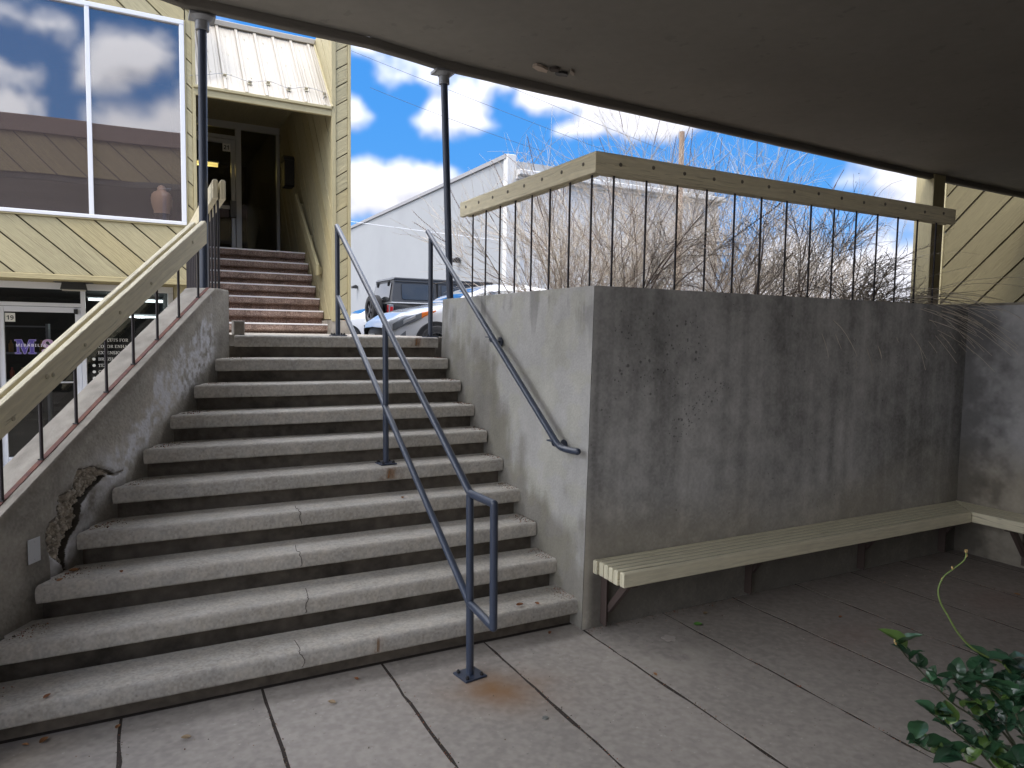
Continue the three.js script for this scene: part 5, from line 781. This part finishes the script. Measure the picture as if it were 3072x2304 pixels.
{
  const t = thing('utility_pole', 'brown wooden utility pole rising behind the bare shrubs', 'utility pole', [17.72, 1.2, -20.4]);
  mesh('pole', rod([0, 0, 0], [0.05, 7.95, -0.1], 0.125, 14, 0.095), std({ color: rgb(0.30, 0.21, 0.15), roughness: 0.95 }), t);
  mesh('crossbar', box(-0.55, 0.6, 6.62, 6.72, -0.25, -0.15, 0.01), std({ color: rgb(0.4, 0.33, 0.26), roughness: 0.9 }), t);
  for (const x of [-0.45, 0.45]) mesh('insulator', new THREE.CylinderGeometry(0.04, 0.05, 0.14, 10).translate(x, 6.79, -0.2), M.galv, t);
}
{
  const W = [[[6.698, 11.211, -24.457], [10.692, 9.471, -22.189], 'highest thin power line crossing the clouds left of the leaning post'], [[8.752, 9.32, -23.211], [10.674, 8.549, -22.125], 'second thin power line, crossing the sky just below the highest one'], [[11.214, 10.171, -21.967], [13.741, 9.008, -20.528], 'thin power line crossing the clouds right of the leaning post']];
  for (const [a, b, l] of W) { const A = V(...a), B = V(...b), d = B.clone().sub(A); const p0 = A.clone().addScaledVector(d, -0.8), p1 = B.clone().addScaledVector(d, 0.9), m = p0.clone().lerp(p1, 0.5).add(V(0, -0.12, 0)); tag(mesh('power_line', new THREE.TubeGeometry(new THREE.QuadraticBezierCurve3(p0, m, p1), 20, 0.006, 5), M.darkMetal), l, 'power line'); }
  tag(mesh('power_line', new THREE.TubeGeometry(new THREE.QuadraticBezierCurve3(V(1.5, 6.1, -26.5), V(8.5, 5.05, -23), V(14.2, 4.55, -20)), 24, 0.009, 5), M.whiteFrame), 'pale cable running across the front of the grey warehouse wall', 'cable');
}
// vehicles
M.tyre = std({ color: rgb(0.022, 0.022, 0.023), roughness: 0.85 }); M.rimDark = std({ color: rgb(0.05, 0.05, 0.055), roughness: 0.4, metalness: 0.4 }); M.rimSilver = std({ color: rgb(0.55, 0.56, 0.58), roughness: 0.3, metalness: 0.7 });
M.carGlass = phys({ color: rgb(0.02, 0.024, 0.028), roughness: 0.04, clearcoat: 1, clearcoatRoughness: 0.02 }); M.redLens = phys({ color: rgb(0.5, 0.015, 0.02), roughness: 0.15, clearcoat: 1 }); M.amber = phys({ color: rgb(0.75, 0.17, 0.02), roughness: 0.2, clearcoat: 1 }); M.lampClear = phys({ color: rgb(0.13, 0.14, 0.15), roughness: 0.2, clearcoat: 1 });
M.plate = std({ roughness: 0.5, color: rgb(0.72, 0.75, 0.72) });
M.plateGreen = std({ roughness: 0.5, color: rgb(0.12, 0.26, 0.18) });
// a wheel with its axle along z, centred
function wheel(parent, name, x, y, z, R, w, rim, spokes, face = 1) {
  const t = mesh(name, new THREE.LatheGeometry([[R * 0.62, -w / 2], [R * 0.9, -w / 2], [R * 0.985, -w * 0.4], [R, -w * 0.25], [R, w * 0.25], [R * 0.985, w * 0.4], [R * 0.9, w / 2], [R * 0.62, w / 2]].map(p => new THREE.Vector2(...p)), 48).rotateX(Math.PI / 2).translate(x, y, z), M.tyre, parent);
  const g = [new THREE.LatheGeometry([[R * 0.66, w * 0.46], [R * 0.64, w * 0.5], [R * 0.58, w * 0.47], [R * 0.57, w * 0.1], [R * 0.08, w * 0.1], [0.001, w * 0.1]].map(p => new THREE.Vector2(p[0], p[1] * face)), 40).rotateX(Math.PI / 2)];
  for (let k = 0; k < spokes; k++) { const a = k / spokes * Math.PI * 2; for (const d of [-0.13, 0.13]) g.push(box(0.05, R * 0.6, -0.018, 0.018, face > 0 ? w * 0.28 : -w * 0.4, face > 0 ? w * 0.4 : -w * 0.28, 0.005).rotateZ(a + d)); }
  g.push(new THREE.CylinderGeometry(R * 0.17, R * 0.2, w * 0.2, 20).rotateX(Math.PI / 2).translate(0, 0, face * w * 0.34));
  mesh('rim', join(g).translate(x, y, z), rim, t); return t;
}
{ // boxy off-roader: rear at local x = 0, front at +x, near side at z = 0, far side at -1.8
  const t = thing('off_road_car', 'black boxy off-road car with a spare wheel on its rear door', 'car', [5.5, 1.2, -16.5], 0);
  const paint = phys({ color: rgb(0.012, 0.014, 0.018), roughness: 0.25, clearcoat: 1, clearcoatRoughness: 0.06 }), top = std({ color: rgb(0.055, 0.058, 0.064), roughness: 0.5 });
  const lower = [[0.02, 0.55], [0.0, 0.75], [0.0, 1.22], [3.15, 1.18], [4.4, 1.1], [4.45, 0.95], [4.45, 0.5], [4.1, 0.5]]; const arch = (cx, r) => { const p = []; for (let k = 0; k <= 10; k++) { const a = k / 10 * Math.PI; p.push([cx + r * Math.cos(a), 0.48 + r * Math.sin(a)]); } return p; };
  mesh('body', prism([...lower, ...arch(3.65, 0.48), [3.0, 0.45], [1.45, 0.45], ...arch(0.85, 0.48), [0.25, 0.5]], 1.62, 0.03, 2).translate(0, 0, -1.72), paint, t);
  mesh('fender', [prism([...arch(0.85, 0.58), ...arch(0.85, 0.47).reverse()], 0.2, 0.01).translate(0, 0, -0.1), prism([...arch(3.65, 0.58), ...arch(3.65, 0.47).reverse()], 0.2, 0.01).translate(0, 0, -0.1)], top, t);
  // hardtop with sloping sides
  const cab = sheet(1, 1, () => [0, 0, 0]); const P = (x, y, z) => [x, y, z];
  const hull = (x0b, x0t, x1t, x1b, y0, y1, zi, zb) => { const v = [P(x0b, y0, zb), P(x1b, y0, zb), P(x1t, y1, zi), P(x0t, y1, zi), P(x0b, y0, -1.8 - zb), P(x1b, y0, -1.8 - zb), P(x1t, y1, -1.8 - zi), P(x0t, y1, -1.8 - zi)]; const f = [[0, 1, 2, 3], [5, 4, 7, 6], [4, 0, 3, 7], [1, 5, 6, 2], [3, 2, 6, 7], [4, 5, 1, 0]]; const pos = []; for (const q of f) for (const k of [0, 1, 2, 0, 2, 3]) pos.push(...v[q[k]]); const g = new THREE.BufferGeometry(); g.setAttribute('position', new THREE.Float32BufferAttribute(pos, 3)); g.computeVertexNormals(); return g; };
  const zAt = y => lerp(-0.1, -0.19, (y - 1.22) / 0.6), xAt = y => lerp(0.01, 0.1, (y - 1.22) / 0.6);
  mesh('hardtop', [hull(0.01, 0.1, 2.75, 3.2, 1.22, 1.80, -0.19, -0.1), prism([[0.07, 0], [2.8, 0], [2.76, 0.055], [0.12, 0.055]], 1.45, 0.022, 2).translate(0, 1.79, -1.625)], top, t);
  mesh('belt_trim', [box(0.0, 3.1, 1.205, 1.235, -0.095, -0.075, 0.005), box(-0.005, 0.015, 1.205, 1.235, -1.7, -0.1, 0.004)], M.rimSilver, t);
  mesh('drip_rail', [box(0.12, 2.72, 1.735, 1.75, -0.2, -0.162, 0.004)], M.black, t);
  const sideWin = (x0, x1, y0, y1) => { const sh = new THREE.Shape(), r = 0.06; sh.moveTo(x0 + r, y0); sh.lineTo(x1 - r, y0); sh.quadraticCurveTo(x1, y0, x1, y0 + r); sh.lineTo(x1, y1 - r); sh.quadraticCurveTo(x1, y1, x1 - r, y1); sh.lineTo(x0 + r, y1); sh.quadraticCurveTo(x0, y1, x0, y1 - r); sh.lineTo(x0, y0 + r); sh.quadraticCurveTo(x0, y0, x0 + r, y0); const shear = (d) => { const g = new THREE.ExtrudeGeometry(sh, { depth: 0.012, bevelEnabled: true, bevelSize: d, bevelThickness: 0.002, bevelSegments: 1, curveSegments: 5 }); const p = g.attributes.position; for (let i = 0; i < p.count; i++) p.setZ(i, p.getZ(i) + zAt(p.getY(i)) - 0.008 + (d > 0.01 ? -0.003 : 0.004)); g.computeVertexNormals(); return g; }; const f = mesh('side_window', shear(0.016), M.black, t); mesh('pane', shear(0.001), M.carGlass, f); };
  sideWin(0.28, 1.1, 1.31, 1.69); sideWin(1.32, 2.0, 1.31, 1.69); sideWin(2.08, 2.72, 1.31, 1.69);
  mesh('pillar_seam', [box(1.195, 1.21, 0.6, 1.73, -0.19, -0.082)], M.black, t);
  // rear window, hinges, wiper, spare wheel
  { const g = box(-1.55, -0.28, 1.27, 1.72, 0, 0.014, 0.004).rotateY(-Math.PI / 2); const p = g.attributes.position; for (let i = 0; i < p.count; i++) p.setX(i, p.getX(i) + xAt(p.getY(i)) - 0.006); g.computeVertexNormals(); mesh('rear_window', g, M.carGlass, t); }
  mesh('hinge', [box(0.03, 0.1, 1.64, 1.76, -0.5, -0.44, 0.01), box(0.03, 0.1, 1.64, 1.76, -1.36, -1.30, 0.01), box(-0.01, 0.04, 1.24, 1.31, -0.75, -0.6, 0.01)], M.black, t);
  mesh('rear_wiper', rod([-0.02, 1.29, -0.68], [0.0, 1.36, -1.1], 0.012, 6), M.black, t);
  const sp = new THREE.Group(); const tmp = new THREE.Group(); wheel(tmp, 'spare_wheel', 0, 0, 0, 0.39, 0.26, M.rimDark, 5); const spm = tmp.children[0]; spm.geometry.rotateY(-Math.PI / 2).translate(-0.17, 1.04, -0.93); spm.children[0].geometry.rotateY(-Math.PI / 2).translate(-0.17, 1.04, -0.93); t.add(spm);
  mesh('rear_bumper', [box(-0.2, 0.05, 0.5, 0.68, -1.75, -0.05, 0.04, 2)], M.black, t);
  for (const z of [-0.2, -1.68]) { const h = mesh('tail_light_housing', box(-0.06, 0.06, 0.92, 1.18, z - 0.02, z + 0.12, 0.015, 2), M.galv, t); mesh('tail_light', [box(-0.068, -0.055, 0.94, 1.16, z, z + 0.1, 0.004), box(-0.03, 0.045, 0.99, 1.12, z + 0.115, z + 0.127, 0.004)], M.redLens, h); }
  mesh('licence_plate', box(-0.21, -0.2, 0.74, 0.88, -1.62, -1.34, 0.004), M.plate, t);
  for (const x of [0.85, 3.65]) wheel(t, 'wheel', x, 0.4, -0.22, 0.4, 0.26, M.rimDark, 5); for (const x of [0.85, 3.65]) wheel(t, 'wheel', x, 0.4, -1.58, 0.4, 0.26, M.rimDark, 5, -1);
  mesh('windscreen', (() => { const g = hull(2.76, 2.36, 2.78, 3.22, 1.27, 1.76, -0.26, -0.18); return g; })(), M.carGlass, t);
}
// rounded saloon car: front at local x = 0 pointing to -x, rear at +4.5, near side z = 0, far side -1.78
function saloon(label, pos, turn, paintCol, metal) {
  const t = thing('saloon_car', label, 'car', pos, turn);
  const paint = phys({ color: rgb(...paintCol), roughness: 0.28, metalness: metal, clearcoat: 1, clearcoatRoughness: 0.05 });
  const curve = (K, x) => { let i = 0; while (i + 2 < K.length && x > K[i + 1][0]) i++; const [x0, y0] = K[i], [x1, y1] = K[i + 1], tt = clamp((x - x0) / (x1 - x0)); const s = tt * tt * (3 - 2 * tt); return lerp(y0, y1, lerp(tt, s, 0.5)); };
  const belt = [[0, 0.58], [0.08, 0.70], [0.35, 0.83], [0.75, 0.92], [1.15, 0.985], [1.6, 1.0], [3.4, 1.03], [3.9, 1.05], [4.35, 1.0], [4.5, 0.8]];
  const roof = [[0, 0.59], [0.08, 0.72], [0.35, 0.86], [0.75, 0.955], [1.1, 1.02], [1.22, 1.05], [1.6, 1.245], [1.95, 1.38], [2.3, 1.438], [2.75, 1.44], [3.2, 1.39], [3.6, 1.27], [3.95, 1.12], [4.35, 1.05], [4.5, 0.82]];
  const half = [[0, 0.55], [0.06, 0.66], [0.2, 0.76], [0.5, 0.84], [1.0, 0.885], [3.6, 0.885], [4.2, 0.82], [4.45, 0.7], [4.5, 0.6]];
  const NX = 90, ring = [[0, 0.9], [0.1, 0.97], [0.3, 1.0], [0.62, 1.0], [0.86, 0.985], [1, 0.95]];      // height share, width share below the belt
  const sec = (x) => { const B = curve(belt, x), Rf = curve(roof, x), h = curve(half, x), y0 = 0.22 + 0.1 * Math.exp(-x / 0.15), pts = []; for (const [a, w] of ring) { const bulge = 1 - 0.025 * Math.exp(-(((a - 0.72) / 0.1) ** 2)); pts.push([lerp(y0, B, a), h * w * bulge]); } const g = Math.max(0, Rf - B); const hw = h * 0.95; for (let k = 1; k <= 4; k++) { const a = k / 4; pts.push([B + g * (k < 4 ? a * 0.94 : 0.97), lerp(hw, g > 0.12 ? h * 0.70 : h * 0.75, a)]); } pts.push([Rf, h * (g > 0.12 ? 0.5 : 0.5)], [Rf + 0.012, 0]); return pts; };
  const half2 = sec(1).length, cols = half2 * 2 - 1;
  const at = (i, j) => { const x = i / NX * 4.5, s = sec(x); const k = j < half2 ? j : cols - 1 - j, sg = j < half2 ? 1 : -1; return [x, s[k][0], -0.89 + sg * s[k][1]]; };
  const lists = { body: [], glass: [] };
  for (let i = 0; i < NX; i++) for (let j = 0; j < cols - 1; j++) {
    const x = (i + 0.5) / NX * 4.5, jj = Math.min(j, cols - 2 - j); // ring index from sill up
    const wheelHole = false && [0.86, 3.52].some(c => { const p = at(i, j), q = at(i + 1, j + 1), mx = (p[0] + q[0]) / 2, my = (p[1] + q[1]) / 2; return Math.hypot(mx - c, my - 0.32) < 0.36; }) && jj < 5;
    if (wheelHole) continue;
    const side = jj >= 5 && jj <= 8, top = jj > 8; let glass = false;
    if (side && x > 1.42 && x < 3.55 && Math.abs(x - 2.5) > 0.05) glass = jj >= 5 && jj <= 7 && (curve(roof, x) - curve(belt, x)) > 0.16;
    if (top && ((x > 1.2 && x < 1.95) || (x > 3.25 && x < 3.9))) glass = true;
    lists[glass ? 'glass' : 'body'].push([i, j]);
  }
  const build = L => { const id = new Map(), pos = [], idx = []; const vx = (i, j) => { const k = i * 1000 + j; if (!id.has(k)) { id.set(k, pos.length / 3); pos.push(...at(i, j)); } return id.get(k); }; for (const [i, j] of L) { const a = vx(i, j), b = vx(i + 1, j), c = vx(i, j + 1), d = vx(i + 1, j + 1); idx.push(a, b, d, a, d, c); } const g = new THREE.BufferGeometry(); g.setAttribute('position', new THREE.Float32BufferAttribute(pos, 3)); g.setIndex(idx); g.computeVertexNormals(); return g; };
  mesh('body', build(lists.body), paint, t); mesh('window', build(lists.glass), M.carGlass, t);
  mesh('underbody', box(0.1, 4.4, 0.16, 0.55, -1.6, -0.18, 0.05), M.black, t);
  // lamps, grille and plate lie on the loft's own surface, a few millimetres proud
  const onSide = (x, a, sg, o) => { const s = sec(x), y0 = s[0][0], B = s[5][0], y = lerp(y0, B, a), h = curve(half, x); return [x - o * 0.6, y, -0.89 + sg * (h * 1.0 + o)]; };
  const patch = (name, x0, x1, aLo, aHi, sg, mat, o = 0.006, lift = 0.012) => mesh(name, sheet(20, 8, (u, v) => { const x = lerp(x0, x1, u), p = onSide(x, lerp(aLo(u), aHi(u), v), sg, lift + o * Math.min(1, 6 * Math.min(u, 1 - u, v, 1 - v) + 0.15)); return p; }), mat, t);
  for (const sg of [1, -1]) { const h = patch('headlight', 0.13, 0.62, u => 0.60 + 0.2 * u, u => 0.84 + 0.14 * Math.sqrt(u) * (1 - 0.25 * u), sg, M.lampClear, 0.008); patch('turn_marker', 0.60, 0.86, u => 0.80 + 0.12 * u, u => 0.95, sg, M.amber, 0.009); patch('fog_light', 0.07, 0.34, u => 0.1 + 0.12 * u, u => 0.2 + 0.32 * u, sg, M.lampClear, 0.007); }
  for (const sg of [1, -1]) patch('reflector', 0.3, 0.5, u => 0.72 + 0.12 * u, u => 0.84 + 0.08 * u, sg, M.rimSilver, 0.004, 0.021);
  mesh('lens_core', [new THREE.SphereGeometry(0.06, 14, 10).scale(0.8, 0.8, 0.6).translate(0.36, 0.72, -0.13)], M.black, t);
  mesh('grille', sheet(16, 6, (u, v) => [-0.004 + 0.09 * Math.abs(u - 0.5) ** 2 * 2 + 0.05 * v * v, lerp(0.42, 0.62, v), -0.89 + (u - 0.5) * 0.9]), M.black, t);
  const pl = mesh('licence_plate', box(-0.03, -0.02, 0.34, 0.48, -1.05, -0.73, 0.003), M.plate, t); mesh('plate_print', box(-0.033, -0.0305, 0.345, 0.375, -1.04, -0.74), M.plateGreen, pl);
  for (const x of [0.86, 3.52]) { wheel(t, 'wheel', x, 0.32, -0.075, 0.32, 0.2, M.rimSilver, 5); wheel(t, 'wheel', x, 0.32, -1.705, 0.32, 0.2, M.rimSilver, 5, -1); mesh('wheel_arch', new THREE.CylinderGeometry(0.375, 0.375, 1.79, 40, 1).rotateX(Math.PI / 2).translate(x, 0.335, -0.89), M.black, t); }
  mesh('wing_mirror', new THREE.SphereGeometry(0.09, 14, 10).scale(0.8, 0.7, 1.2).translate(1.62, 1.05, 0.06), paint, t);
}
saloon('silver saloon car with clear headlight and amber marker, parked nearest behind the stairs', [3.77, 1.2, -11.5], 0, [0.58, 0.585, 0.59], 0.2);
saloon('white saloon car mostly hidden behind the spare wheel of the black off-roader', [4.95, 1.2, -21.5], 0, [0.8, 0.8, 0.8], 0);

renderer.render(scene, camera);
